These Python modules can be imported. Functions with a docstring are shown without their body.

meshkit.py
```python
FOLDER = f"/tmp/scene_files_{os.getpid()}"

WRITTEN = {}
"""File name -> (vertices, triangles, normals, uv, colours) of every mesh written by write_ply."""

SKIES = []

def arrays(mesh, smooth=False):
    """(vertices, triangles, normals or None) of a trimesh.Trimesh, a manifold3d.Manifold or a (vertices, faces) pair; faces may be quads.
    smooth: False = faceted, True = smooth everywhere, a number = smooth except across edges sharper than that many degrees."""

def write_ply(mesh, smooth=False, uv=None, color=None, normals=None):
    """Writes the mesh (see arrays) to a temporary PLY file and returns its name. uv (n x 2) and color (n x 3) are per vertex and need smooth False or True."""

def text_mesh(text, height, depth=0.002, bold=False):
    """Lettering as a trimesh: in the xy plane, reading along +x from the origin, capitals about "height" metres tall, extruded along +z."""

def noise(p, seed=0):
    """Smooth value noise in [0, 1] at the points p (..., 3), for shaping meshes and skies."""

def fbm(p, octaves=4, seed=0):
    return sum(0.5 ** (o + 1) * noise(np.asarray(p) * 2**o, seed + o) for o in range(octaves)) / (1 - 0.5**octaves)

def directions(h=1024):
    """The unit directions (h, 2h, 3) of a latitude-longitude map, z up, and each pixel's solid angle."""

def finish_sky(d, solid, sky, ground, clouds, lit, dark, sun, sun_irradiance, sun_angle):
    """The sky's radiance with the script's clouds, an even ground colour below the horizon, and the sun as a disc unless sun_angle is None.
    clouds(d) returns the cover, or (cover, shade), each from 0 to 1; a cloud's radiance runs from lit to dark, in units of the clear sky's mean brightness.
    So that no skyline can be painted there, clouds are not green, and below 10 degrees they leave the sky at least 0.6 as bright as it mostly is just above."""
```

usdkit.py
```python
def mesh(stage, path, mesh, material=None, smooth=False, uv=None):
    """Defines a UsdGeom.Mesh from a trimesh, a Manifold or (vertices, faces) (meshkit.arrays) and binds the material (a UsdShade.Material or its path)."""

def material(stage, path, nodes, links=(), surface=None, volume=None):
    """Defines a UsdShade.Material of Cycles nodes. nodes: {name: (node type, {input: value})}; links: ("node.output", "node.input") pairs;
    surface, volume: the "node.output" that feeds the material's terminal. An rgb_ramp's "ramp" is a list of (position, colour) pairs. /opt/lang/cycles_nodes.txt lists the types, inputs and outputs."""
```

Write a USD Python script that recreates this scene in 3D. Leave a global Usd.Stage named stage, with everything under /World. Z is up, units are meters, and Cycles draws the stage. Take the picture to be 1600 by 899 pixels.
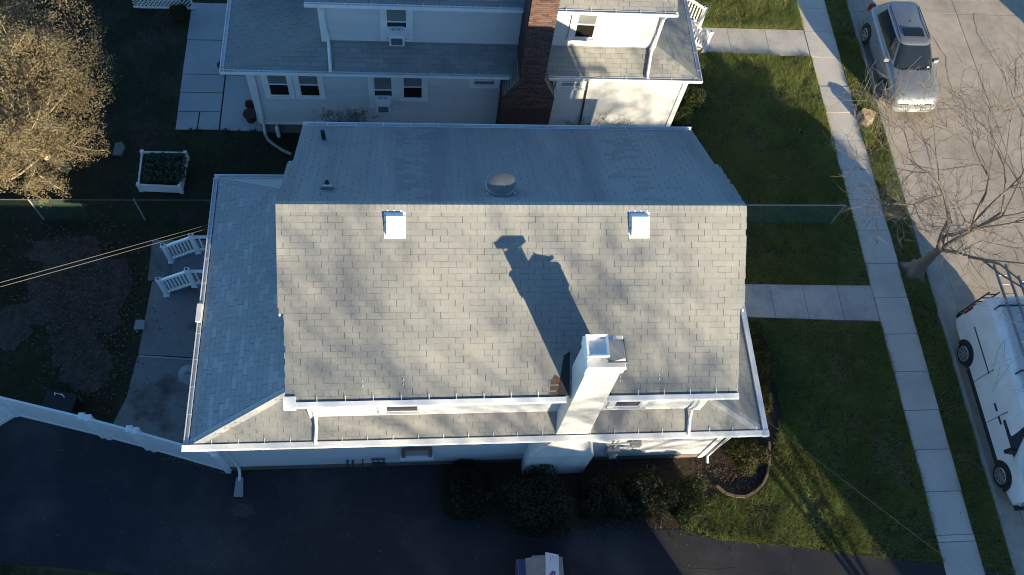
import math, random
import numpy as np
import trimesh
import usdkit, meshkit
from shapely.geometry import Polygon, box as sbox
from pxr import Usd, UsdGeom, UsdLux, UsdShade, Gf, Sdf, Vt

stage = Usd.Stage.CreateInMemory()
UsdGeom.SetStageUpAxis(stage, 'Z')
UsdGeom.SetStageMetersPerUnit(stage, 1.0)
stage.SetDefaultPrim(UsdGeom.Xform.Define(stage, '/World').GetPrim())
UsdGeom.Scope.Define(stage, '/World/Looks')

# ---------------------------------------------------------------- camera, sky, sun
YAW, PITCH, ROLL = -0.242603, 0.465881, 0.210601
CAM_Z = 24.0
def rot(a, axis):
    return trimesh.transformations.rotation_matrix(a, axis)[:3, :3]
CAM_R = rot(YAW, [0, 0, 1]) @ rot(PITCH, [1, 0, 0]) @ rot(ROLL, [0, 0, 1])
cam = UsdGeom.Camera.Define(stage, '/World/camera')
m4 = np.eye(4); m4[:3, :3] = CAM_R.T; m4[3, :3] = (0, 0, CAM_Z)
cam.AddTransformOp().Set(Gf.Matrix4d(*m4.ravel().tolist()))
cam.CreateHorizontalApertureAttr(36.0)
cam.CreateVerticalApertureAttr(36.0 * 575 / 1024)
cam.CreateFocalLengthAttr(36.0 * 1351.9 / 1600)
cam.CreateClippingRangeAttr(Gf.Vec2f(0.1, 2000))
cam.CreateExposureAttr(1.5)

SUN_EL = math.radians(11)
SUN_H = np.array([0.50, -0.866])
SUN = np.array([SUN_H[0] * math.cos(SUN_EL), SUN_H[1] * math.cos(SUN_EL), math.sin(SUN_EL)])
sky_mat = usdkit.material(stage, '/World/Looks/sky_material', {
    'sky': ('sky_texture', {'sky_type': 'single_scattering', 'sun_disc': False, 'sun_elevation': SUN_EL,
                            'sun_rotation': math.atan2(SUN[0], SUN[1]), 'altitude': 100.0, 'air_density': 1.0,
                            'aerosol_density': 0.3, 'ozone_density': 1.5}),
    'blue': ('mix', {'mix_type': 'multiply', 'fac': 1.0, 'color2': (0.62, 0.98, 1.36)}),
    'bg': ('background_shader', {'strength': 0.067})}, [('sky.color', 'blue.color1'), ('blue.color', 'bg.color')], surface='bg.background')
dome = UsdLux.DomeLight.Define(stage, '/World/sky')
UsdShade.MaterialBindingAPI.Apply(dome.GetPrim()).Bind(sky_mat)
dome.GetPrim().SetCustomDataByKey('kind', 'structure')
sun = UsdLux.DistantLight.Define(stage, '/World/sun')
sun.CreateIntensityAttr(1.25)
sun.CreateNormalizeAttr(True)
sun.CreateAngleAttr(0.5)
sun.CreateColorAttr(Gf.Vec3f(1.0, 0.845, 0.585))
z_ = SUN / np.linalg.norm(SUN)
x_ = np.cross([0, 0, 1.0], z_); x_ /= np.linalg.norm(x_)
y_ = np.cross(z_, x_)
s4 = np.eye(4); s4[0, :3] = x_; s4[1, :3] = y_; s4[2, :3] = z_
sun.AddTransformOp().Set(Gf.Matrix4d(*s4.ravel().tolist()))

rng = np.random.default_rng(7)
R = random.Random(11)

# ---------------------------------------------------------------- materials
def mat(name, color, rough=0.7, var=0.12, scale=4.0, island=0.0, bump=0.0, bscale=60.0, spec=0.3, metal=0.0,
        color2=None, c2scale=0.6, c2lo=0.45, c2hi=0.65, objvar=0.0, translucent=0.0, stretch=None, coat=0.0):
    """Base colour with fine mottling, a second weathered tone in big patches, a tone per loose piece and a fine bump."""
    n = {'geo': ('geometry', {}), 'p': ('principled_bsdf', {'roughness': rough, 'metallic': metal, 'specular_ior_level': spec,
                                                        'coat_weight': coat, 'coat_roughness': 0.05}),
         'n1': ('noise_texture', {'scale': scale, 'detail': 5.0, 'roughness': 0.6}),
         'r1': ('map_range', {'from_min': 0.25, 'from_max': 0.75, 'to_min': 1 - var, 'to_max': 1 + var, 'clamp': True}),
         'v': ('vector_math', {'math_type': 'scale'})}
    l = [('n1.fac', 'r1.value')]
    src = 'geo.position'
    if stretch is not None:
        n['map'] = ('mapping', {'scale': stretch}); l += [('geo.position', 'map.vector')]; src = 'map.vector'
    l += [(src, 'n1.vector')]
    if color2 is not None:
        n['n2'] = ('noise_texture', {'scale': c2scale, 'detail': 4.0, 'roughness': 0.62})
        n['r2'] = ('map_range', {'from_min': c2lo, 'from_max': c2hi, 'to_min': 0.0, 'to_max': 1.0, 'clamp': True})
        n['mx'] = ('mix_color', {'a': color, 'b': color2})
        l += [(src, 'n2.vector'), ('n2.fac', 'r2.value'), ('r2.result', 'mx.fac'), ('mx.result', 'v.vector')]
    else:
        n['v'] = ('vector_math', {'math_type': 'scale', 'vector1': color})
    if color2 is not None:
        l[-1] = ('mx.result', 'v.vector1')
    cur = 'r1.result'
    if island or objvar:
        n['ri'] = ('map_range', {'to_min': 1 - max(island, objvar), 'to_max': 1 + max(island, objvar)})
        if island and objvar:
            n['oi'] = ('object_info', {}); n['ad'] = ('math', {'math_type': 'add'}); n['fr'] = ('math', {'math_type': 'fraction'})
            l += [('geo.random_per_island', 'ad.value1'), ('oi.random', 'ad.value2'), ('ad.value', 'fr.value1'), ('fr.value', 'ri.value')]
        elif objvar:
            n['oi'] = ('object_info', {}); l += [('oi.random', 'ri.value')]
        else:
            l += [('geo.random_per_island', 'ri.value')]
        n['mu'] = ('math', {'math_type': 'multiply'})
        l += [('r1.result', 'mu.value1'), ('ri.result', 'mu.value2')]
        cur = 'mu.value'
    l += [(cur, 'v.scale'), ('v.vector', 'p.base_color')]
    if bump:
        n['nb'] = ('noise_texture', {'scale': bscale, 'detail': 3.0})
        n['b'] = ('bump', {'strength': bump, 'distance': 0.01})
        l += [(src, 'nb.vector'), ('nb.fac', 'b.height'), ('b.normal', 'p.normal')]
    surf = 'p.BSDF'
    if translucent:
        n['t'] = ('translucent_bsdf', {}); n['ms'] = ('mix_closure', {'fac': translucent})
        l += [('v.vector', 't.color'), ('p.BSDF', 'ms.closure1'), ('t.BSDF', 'ms.closure2')]
        surf = 'ms.closure'
    return usdkit.material(stage, '/World/Looks/' + name, n, l, surface=surf)

M = {}
def D(name, *a, **k):
    M[name] = mat(name, *a, **k)
D('roof_shingle', (0.250, 0.252, 0.243), 0.9, 0.06, 9.0, island=0.05, bump=0.5, bscale=150, color2=(0.180, 0.186, 0.189), c2scale=0.38, c2lo=0.40, c2hi=0.66, objvar=0.05)
D('shade_shingle', (0.160, 0.170, 0.174), 0.9, 0.03, 9.0, island=0.17, color2=(0.108, 0.114, 0.125), c2scale=0.8, c2lo=0.40, c2hi=0.62, objvar=0.07, stretch=(1.0, 0.10, 0.10))  # darker copy of the roof shingle: back slope shade put into its colour
D('washed_shingle', (0.180, 0.190, 0.194), 0.9, 0.05, 9.0, island=0.14)
D('west_shingle', (0.36, 0.38, 0.385), 0.9, 0.07, 9.0, island=0.10, bump=0.5, bscale=150, color2=(0.30, 0.31, 0.315), c2scale=0.5)
D('neighbour_shingle', (0.27, 0.27, 0.255), 0.9, 0.07, 9.0, island=0.08, bump=0.5, bscale=150, color2=(0.19, 0.195, 0.20), c2scale=0.4, objvar=0.08)
D('roof_deck', (0.16, 0.16, 0.16), 0.95)
D('white_paint', (0.74, 0.74, 0.73), 0.55, 0.05, 3.0, color2=(0.66, 0.66, 0.645), c2scale=0.7, bump=0.1, bscale=40)
D('white_siding', (0.57, 0.575, 0.575), 0.6, 0.05, 3.0, color2=(0.50, 0.505, 0.50), c2scale=0.5, stretch=(0.3, 0.3, 1.4))
D('white_metal', (0.76, 0.76, 0.755), 0.4, 0.04, 5.0, color2=(0.68, 0.68, 0.665), c2scale=1.0)
D('white_vinyl', (0.74, 0.755, 0.76), 0.4, 0.04, 3.0)
D('grey_metal', (0.36, 0.37, 0.38), 0.45, 0.1, 6.0, metal=0.3)
D('rim_sunlit', (0.34, 0.34, 0.33), 0.6, 0.15, 6.0)  # paler than the dome: the sunlit edge is put into the colour
D('dome_shaded', (0.15, 0.16, 0.165), 0.6, 0.15, 6.0)  # shade behind the ridge is put into this dark colour
D('dark_metal', (0.05, 0.05, 0.055), 0.5)
D('black_plastic', (0.02, 0.02, 0.022), 0.5)
D('stucco', (0.66, 0.655, 0.63), 0.85, 0.10, 6.0, color2=(0.45, 0.44, 0.41), c2scale=1.5, c2lo=0.48, c2hi=0.68, bump=0.5, bscale=50, stretch=(1.0, 1.0, 0.3))
D('stucco_grime', (0.26, 0.22, 0.17), 0.9, 0.4, 30.0)
D('rust_tar', (0.075, 0.05, 0.038), 0.85, 0.35, 14.0)
D('black_tar', (0.022, 0.021, 0.022), 0.7, 0.3, 14.0)
D('brick_red', (0.100, 0.058, 0.047), 0.9, 0.2, 20.0, island=0.38, objvar=0.38, bump=0.3, bscale=80)
D('mortar', (0.20, 0.18, 0.165), 0.95, 0.15, 20.0)
D('foundation', (0.16, 0.13, 0.115), 0.9, 0.2, 6.0)
D('sidewalk_concrete', (0.52, 0.475, 0.415), 0.9, 0.08, 14.0, objvar=0.06, bump=0.3, bscale=90, color2=(0.45, 0.41, 0.36), c2scale=0.9)
D('path_concrete', (0.45, 0.41, 0.36), 0.9, 0.1, 14.0, objvar=0.06, bump=0.3, bscale=90, color2=(0.33, 0.31, 0.29), c2scale=1.0)
D('patio_concrete', (0.36, 0.375, 0.385), 0.9, 0.06, 10.0, objvar=0.03, bump=0.2, bscale=90, color2=(0.31, 0.325, 0.335), c2scale=0.7)
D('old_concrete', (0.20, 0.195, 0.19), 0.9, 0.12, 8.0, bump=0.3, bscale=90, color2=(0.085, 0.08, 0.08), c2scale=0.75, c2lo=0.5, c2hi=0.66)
D('street_concrete', (0.42, 0.355, 0.285), 0.9, 0.14, 3.0, bump=0.4, bscale=70, color2=(0.33, 0.28, 0.225), c2scale=0.45, objvar=0.05)
D('crack_fill', (0.20, 0.165, 0.13), 0.9, 0.2, 8.0)
D('kerb_concrete', (0.33, 0.31, 0.28), 0.9, 0.12, 9.0)
D('driveway_asphalt', (0.030, 0.030, 0.034), 0.9, 0.16, 30.0, bump=0.4, bscale=120, color2=(0.058, 0.055, 0.056), c2scale=0.42, c2lo=0.48, c2hi=0.66)
D('asphalt_crack', (0.055, 0.053, 0.055), 0.9, 0.2, 10.0)
D('bare_soil', (0.040, 0.030, 0.022), 0.95, 0.35, 12.0, bump=0.5, bscale=30)
D('bare_earth', (0.072, 0.057, 0.049), 0.95, 0.4, 5.0, bump=0.5, bscale=30, color2=(0.045, 0.040, 0.026), c2scale=1.6)
D('lawn_soil', (0.05, 0.055, 0.018), 0.95, 0.35, 6.0, bump=0.5, bscale=30, color2=(0.105, 0.080, 0.040), c2scale=0.35)
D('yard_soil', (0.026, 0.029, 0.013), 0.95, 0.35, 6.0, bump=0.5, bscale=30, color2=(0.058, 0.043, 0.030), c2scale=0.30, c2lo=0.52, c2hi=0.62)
D('grass_green', (0.35, 0.43, 0.135), 0.6, 0.3, 0.8, island=0.35, translucent=0.4, color2=(0.37, 0.40, 0.12), c2scale=0.45)
D('grass_dry', (0.42, 0.34, 0.17), 0.7, 0.3, 2.0, island=0.3, translucent=0.2)
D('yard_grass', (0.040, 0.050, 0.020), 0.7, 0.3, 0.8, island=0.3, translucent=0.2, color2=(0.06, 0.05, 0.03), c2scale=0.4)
D('leaf_litter', (0.21, 0.14, 0.085), 0.8, 0.3, 5.0, island=0.45)
D('evergreen_leaf', (0.026, 0.036, 0.014), 0.6, 0.3, 2.0, island=0.45, translucent=0.15)
D('olive_leaf', (0.115, 0.105, 0.028), 0.6, 0.25, 3.0, island=0.4, translucent=0.2)
D('hedge_leaf', (0.060, 0.085, 0.02), 0.6, 0.25, 3.0, island=0.4, translucent=0.2)
D('golden_leaf', (0.39, 0.32, 0.185), 0.7, 0.25, 1.6, island=0.5, translucent=0.3)
D('brown_leaf', (0.15, 0.11, 0.075), 0.8, 0.2, 3.0, island=0.4)
D('planter_leaf', (0.10, 0.15, 0.08), 0.6, 0.2, 3.0, island=0.5, translucent=0.15)
D('red_petal', (0.16, 0.03, 0.03), 0.6)
D('bark', (0.165, 0.135, 0.11), 0.9, 0.25, 12.0, bump=0.4, bscale=40)
D('golden_bark', (0.42, 0.32, 0.19), 0.9, 0.2, 12.0)
D('cut_wood', (0.52, 0.36, 0.19), 0.8, 0.25, 8.0)
D('edging_wood', (0.17, 0.115, 0.085), 0.9, 0.2, 12.0)
D('window_glass', (0.022, 0.018, 0.017), 0.06, 0.3, 2.0, spec=0.6)
D('blind_glass', (0.17, 0.18, 0.18), 0.15, 0.1, 2.0, spec=0.6)
D('curtain_glass', (0.30, 0.27, 0.25), 0.4, 0.1, 4.0)
D('ac_beige', (0.74, 0.74, 0.72), 0.5, 0.05)
D('ac_grille', (0.05, 0.06, 0.075), 0.5)
D('slat_green', (0.030, 0.052, 0.034), 0.7, 0.15)
D('green_vinyl', (0.035, 0.095, 0.072), 0.6, 0.1)
D('galvanised', (0.30, 0.30, 0.29), 0.55, 0.15, metal=0.3)
D('old_rail', (0.10, 0.085, 0.07), 0.8, 0.2)
D('car_silver', (0.25, 0.265, 0.28), 0.40, 0.02, metal=0.6, coat=0.35, spec=0.4)
D('bumper_grey', (0.20, 0.205, 0.21), 0.5, 0.05)
D('car_glass', (0.012, 0.016, 0.02), 0.04, 0.1, spec=0.7)
D('chrome', (0.62, 0.62, 0.62), 0.18, metal=1.0)
D('headlight', (0.35, 0.36, 0.37), 0.1, spec=0.8, metal=0.4)
D('taillight', (0.30, 0.01, 0.015), 0.2, spec=0.6)
D('rubber', (0.018, 0.018, 0.018), 0.85)
D('alloy', (0.30, 0.30, 0.31), 0.35, metal=0.7)
D('plate_white', (0.70, 0.68, 0.60), 0.5)
D('van_white', (0.60, 0.63, 0.64), 0.35, 0.05, 1.5, coat=0.3, color2=(0.53, 0.55, 0.56), c2scale=0.9)
D('terracotta', (0.06, 0.03, 0.028), 0.8)
D('lid_grey', (0.24, 0.27, 0.27), 0.5)
D('tan_wrap', (0.30, 0.265, 0.24), 0.35, 0.15, 5.0)
D('blue_wrap', (0.045, 0.065, 0.16), 0.35, 0.15, 8.0)
D('label_white', (0.66, 0.68, 0.70), 0.35, 0.03)
D('label_red', (0.50, 0.06, 0.12), 0.5)
D('label_blue', (0.06, 0.08, 0.32), 0.5)
D('pallet_wood', (0.28, 0.21, 0.14), 0.9, 0.2, 10.0)
D('cable_grey', (0.15, 0.14, 0.125), 0.6)
D('cable_dark', (0.12, 0.12, 0.12), 0.6)
D('step_paint', (0.17, 0.18, 0.20), 0.8, 0.1)
D('stone_grey', (0.16, 0.15, 0.145), 0.9, 0.2, 10.0)
D('far_wall', (0.40, 0.37, 0.33), 0.8)
D('far_roof', (0.10, 0.10, 0.10), 0.9)

# ---------------------------------------------------------------- mesh builder
class MB:
    def __init__(s): s.v = []; s.f = []; s.n = 0
    def add(s, v, f):
        v = np.asarray(v, float); f = np.asarray(f, int)
        if f.shape[1] == 4: f = np.vstack([f[:, [0, 1, 2]], f[:, [0, 2, 3]]])
        s.v.append(v); s.f.append(f + s.n); s.n += len(v); return s
    def tm(s, t): return s.add(t.vertices, t.faces)
    def box(s, x0, x1, y0, y1, z0, z1):
        v = [(x, y, z) for z in (z0, z1) for y in (y0, y1) for x in (x0, x1)]
        return s.add(v, [(0, 2, 3, 1), (4, 5, 7, 6), (0, 1, 5, 4), (2, 6, 7, 3), (0, 4, 6, 2), (1, 3, 7, 5)])
    def hexa(s, b, t):
        """b, t: four corners each, counter-clockwise from above."""
        return s.add(list(b) + list(t), [(0, 3, 2, 1), (4, 5, 6, 7), (0, 1, 5, 4), (1, 2, 6, 5), (2, 3, 7, 6), (3, 0, 4, 7)])
    def beam(s, p, q, w, h, up=(0, 0, 1)):
        p = np.asarray(p, float); q = np.asarray(q, float); d = q - p; d /= np.linalg.norm(d)
        u = np.asarray(up, float); sd = np.cross(d, u)
        if np.linalg.norm(sd) < 1e-6: sd = np.cross(d, [1.0, 0, 0])
        sd /= np.linalg.norm(sd); u = np.cross(sd, d)
        c = [(-1, -1), (1, -1), (1, 1), (-1, 1)]
        b = [p + sd * a * w / 2 + u * k * h / 2 for a, k in c]; t = [q + sd * a * w / 2 + u * k * h / 2 for a, k in c]
        return s.add(b + t, [(0, 1, 2, 3), (4, 7, 6, 5), (0, 4, 5, 1), (1, 5, 6, 2), (2, 6, 7, 3), (3, 7, 4, 0)])
    def tube(s, pts, r, n=8, caps=True):
        pts = np.asarray(pts, float); k = len(pts); r = np.broadcast_to(np.asarray(r, float), (k,))
        t = np.gradient(pts, axis=0); t /= np.maximum(np.linalg.norm(t, axis=1, keepdims=True), 1e-9)
        ref = np.array([0, 0, 1.0]) if abs(t[0, 2]) < 0.9 else np.array([1.0, 0, 0])
        a = np.cross(t, ref); a /= np.maximum(np.linalg.norm(a, axis=1, keepdims=True), 1e-9); b = np.cross(t, a)
        th = np.arange(n) * 2 * np.pi / n
        ring = pts[:, None] + r[:, None, None] * (np.cos(th)[None, :, None] * a[:, None] + np.sin(th)[None, :, None] * b[:, None])
        v = ring.reshape(-1, 3); i = np.arange(k - 1)[:, None] * n; j = np.arange(n)[None]; j2 = (j + 1) % n
        f = np.stack([i + j, i + j2, i + n + j2, i + n + j], -1).reshape(-1, 4)
        f = np.vstack([f[:, [0, 1, 2]], f[:, [0, 2, 3]]])
        if caps:
            f = np.vstack([f, [(0, x + 1, x) for x in range(1, n - 1)], [((k - 1) * n, (k - 1) * n + x, (k - 1) * n + x + 1) for x in range(1, n - 1)]])
        return s.add(v, f)
    def cyl(s, c, r, h, n=20, r2=None):
        c = np.asarray(c, float); return s.tube([c, c + [0, 0, h]], [r, r if r2 is None else r2], n)
    def slab(s, pts, th):
        """A flat polygon (3-D points, counter-clockwise seen from its outer side) thickened inwards by th."""
        p = np.asarray(pts, float); nrm = np.zeros(3)
        for i in range(len(p)): nrm += np.cross(p[i], p[(i + 1) % len(p)])
        nrm /= np.linalg.norm(nrm); k = len(p); q = p - nrm * th
        f = [(0, i, i + 1) for i in range(1, k - 1)] + [(k, k + i + 1, k + i) for i in range(1, k - 1)]
        for i in range(k):
            j = (i + 1) % k; f += [(i, k + i, k + j), (i, k + j, j)]
        return s.add(np.vstack([p, q]), f)
    def poly(s, pts, z0, z1):
        t = trimesh.creation.extrude_polygon(Polygon(pts), z1 - z0, engine='earcut'); t.apply_translation([0, 0, z0]); return s.tm(t)
    def get(s): return np.vstack(s.v), np.vstack(s.f)
def B(): return MB()

COUNT = {}
def numbered(parent, name):
    k = COUNT.get((parent, name), 0); COUNT[(parent, name)] = k + 1
    return f'{parent}/{name}' if k == 0 else f'{parent}/{name}_{k:03d}'
BASE = {}
def setd(prim, label=None, cat=None, group=None, kind=None):
    for k, v in (('label', label), ('category', cat), ('group', group), ('kind', kind)):
        if v: prim.SetCustomDataByKey(k, v)
def thing(name, base, label=None, cat=None, group=None, kind=None):
    path = numbered('/World', name); x = UsdGeom.Xform.Define(stage, path)
    x.AddTranslateOp().Set(Gf.Vec3d(*map(float, base))); BASE[path] = np.asarray(base, float)
    setd(x.GetPrim(), label, cat, group, kind); return path
def put(name, mb, material, parent=None, smooth=False, label=None, cat=None, group=None, kind=None):
    """One Mesh prim from world coordinates, under a thing (or a part of one), or at top level."""
    v, f = mb.get() if isinstance(mb, MB) else ((np.array(mb.vertices), np.array(mb.faces)) if isinstance(mb, trimesh.Trimesh) else (np.asarray(mb[0], float), np.asarray(mb[1], int)))
    path = numbered(parent or '/World', name)
    base = BASE.get(parent)
    if base is None:
        base = np.array([*(v[:, :2].min(0) + v[:, :2].max(0)) / 2, v[:, 2].min()]) if parent is None else np.zeros(3)
    m = usdkit.mesh(stage, path, (v - base, f), M[material], smooth=smooth)
    if parent is None: m.AddTranslateOp().Set(Gf.Vec3d(*base.tolist()))
    BASE[path] = base if parent is not None else base
    setd(m.GetPrim(), label, cat, group, kind); return path

# ---------------------------------------------------------------- generic builders
def tabs(O, u, v, nrm, vmax, bounds, w=0.328, e=0.143, gap=0.0065, butt=0.010, start=0):
    """Three-tab shingles on a roof plane: list of (vertices, faces), row by row from the eave."""
    out = []; O, u, v, nrm = (np.asarray(x, float) for x in (O, u, v, nrm)); rows = int(math.ceil(vmax / e))
    for i in range(start, rows):
        v0, v1 = i * e, min((i + 1) * e - 0.0045, vmax)
        if v1 - v0 < 0.03: continue
        a0, b0 = bounds(v0); a1, b1 = bounds(v1)
        lo, hi = min(a0, a1), max(b0, b1); off = (i % 2) * w / 2 + (i * 0.618 % 1) * 0.03
        for k in range(int(math.floor((lo - off) / w)), int(math.ceil((hi - off) / w)) + 1):
            g = gap * R.uniform(0.8, 1.25); j = R.uniform(-0.004, 0.004)
            ua, ub = off + k * w + g / 2 + j, off + (k + 1) * w - g / 2 + j
            q = [min(max(ua, a0), b0), min(max(ub, a0), b0), min(max(ub, a1), b1), min(max(ua, a1), b1)]
            if max(q[1] - q[0], q[2] - q[3]) < 0.03: continue
            dv = R.uniform(-0.003, 0.003); t = butt * R.uniform(0.8, 1.5)
            hh = (t, t, 0.002, 0.002); vv = (v0 + dv, v0 + dv, v1, v1)
            top = [O + u * q[m] + v * vv[m] + nrm * hh[m] for m in range(4)]
            bot = [O + u * q[m] + v * vv[m] - nrm * 0.004 for m in range(4)]
            out.append((np.array(top + bot), np.array([(0, 1, 2), (0, 2, 3), (0, 4, 5), (0, 5, 1), (1, 5, 6), (1, 6, 2), (3, 7, 4), (3, 4, 0)])))
    return out
def caps(p, q, n1, n2, w=0.15, e=0.143):
    """Ridge or hip cap shingles from p to q, folded over two roof planes."""
    out = []; p, q, n1, n2 = (np.asarray(x, float) for x in (p, q, n1, n2)); d = q - p; L = np.linalg.norm(d); d /= L
    s1 = np.cross(d, n1); s2 = np.cross(n2, d)
    up = (n1 + n2); up /= np.linalg.norm(up)
    if s1 @ up > 0: s1 = -s1
    if s2 @ up > 0: s2 = -s2
    for i in range(int(L / e)):
        a, b = p + d * i * e, p + d * min((i + 1) * e + 0.02, L); lift = 0.02 * up; lo = 0.011 * up
        top = [a + s1 * w + n1 * 0.014, a + lift, a + s2 * w + n2 * 0.014, b + s2 * w + n2 * 0.010, b + lo, b + s1 * w + n1 * 0.010]
        bot = [x - up * 0.022 for x in top]
        f = [(0, 1, 4), (0, 4, 5), (1, 2, 3), (1, 3, 4), (0, 6, 7), (0, 7, 1), (1, 7, 8), (1, 8, 2), (0, 5, 11), (0, 11, 6), (2, 8, 9), (2, 9, 3)]
        out.append((np.array(top + bot), np.array(f)))
    return out
def join(lst):
    m = MB()
    for v, f in lst: m.add(v, f)
    return m
def siding(x0, x1, y, z0, z1, course=0.115, out=-1, skip=()):
    """Lapped boards on a wall in the plane y, facing -y (out=-1)."""
    m = MB(); z = z0
    while z < z1 - 0.01:
        t = min(z + course, z1)
        a, b = y + out * 0.024, y + out * 0.004
        v = [(x0, a, z), (x1, a, z), (x1, b, t), (x0, b, t), (x0, y + .01, z), (x1, y + .01, z)]
        m.add(v, [(0, 1, 2), (0, 2, 3), (0, 4, 5), (0, 5, 1)]); z += course
    return m
def window(par, y, x0, x1, z0, z1, casing=0.13, glass='window_glass', upper='blind_glass', sashes=True, tall_casing=0.0):
    """A double-hung window in a wall facing -y: casing, sashes, panes, sill."""
    o = y - 0.065; m = MB()
    m.box(x0 - casing, x0, o, y, z0 - 0.02, z1 + 0.10); m.box(x1, x1 + casing, o, y, z0 - 0.02, z1 + 0.10)
    m.box(x0, x1, o, y, z1, z1 + 0.10)
    w = put('window', m, 'white_paint', par)
    s = MB(); zm = (z0 + z1) / 2; i = y - 0.050; t = 0.035
    for a, b in (((x0, x0 + t), (z0, z1)), ((x1 - t, x1), (z0, z1))): s.box(a[0], a[1], i, y, b[0], b[1])
    for zz in ((z0, z0 + 0.05), (zm - 0.025, zm + 0.025), (z1 - 0.05, z1)): s.box(x0 + t, x1 - t, i + 0.001, y, zz[0], zz[1])
    put('sash', s, 'white_paint', w)
    put('pane', B().box(x0 + t, x1 - t, y - 0.034, y - 0.026, z0 + 0.05, zm - 0.025), glass, w)
    put('pane', B().box(x0 + t, x1 - t, y - 0.042, y - 0.036, zm + 0.025, z1 - 0.05), upper, w)
    put('sill', B().box(x0 - casing - 0.02, x1 + casing + 0.02, y - 0.10, y, z0 - 0.065, z0 - 0.02), 'white_paint', w)
    return w
def gutter_open(m, p, q, inward, w=0.11, h=0.10):
    """An open U-shaped gutter from p to q (top outer edge), its trough on the side of inward."""
    p, q = np.asarray(p, float), np.asarray(q, float); n = np.asarray(inward, float); t = 0.012
    up = np.array([0, 0, 1.0])
    m.beam(p + n * t / 2 - up * h / 2, q + n * t / 2 - up * h / 2, t, h)
    m.beam(p + n * w / 2 - up * (h - t / 2 + 0.002), q + n * w / 2 - up * (h - t / 2 + 0.002), w - 0.03, t)
    m.beam(p + n * (w - t / 2) - up * h / 2, q + n * (w - t / 2) - up * h / 2, t, h)
    m.beam(p + n * 0.008 + up * 0.006, q + n * 0.008 + up * 0.006, 0.022, 0.011)
    d = q - p; L = np.linalg.norm(d); d /= L
    for k in np.arange(0.4, L, 0.72):
        a = p + d * k; m.beam(a + up * 0.004, a + n * (w + 0.02) + up * 0.02, 0.016, 0.006)
def gutter_closed(m, p, q, inward, w=0.15, h=0.12, ticks=True):
    p, q = np.asarray(p, float), np.asarray(q, float); n = np.asarray(inward, float); up = np.array([0, 0, 1.0]); d = q - p; L = np.linalg.norm(d); d /= L
    prof = [(0.0, -h * 0.30), (0.012, 0.0), (0.03, 0.008), (w, 0.03), (w, -h), (0.035, -h), (0.018, -h * 0.6)]
    A = [p + n * a + up * b for a, b in prof]; C = [q + n * a + up * b for a, b in prof]; k = len(prof)
    f = [(i, k + i, k + (i + 1) % k) for i in range(k)] + [(i, k + (i + 1) % k, (i + 1) % k) for i in range(k)]
    f += [(0, i, i + 1) for i in range(1, k - 1)] + [(k, k + i + 1, k + i) for i in range(1, k - 1)]
    m.add(A + C, f)
    for x in np.arange(1.9, L - 0.3, 2.4):                      # lap joints between lengths
        a = p + d * x; m.beam(a + n * 0.005 - up * h * .5, a + n * 0.005 - up * 0.0, 0.03, 0.012, up=n)
    if ticks:
        for x in np.arange(0.7, L - 0.2, 0.62):
            a = p + d * x; m.beam(a + n * w + up * 0.03, a + n * (w + 0.10) + up * 0.10, 0.010, 0.006)
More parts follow.
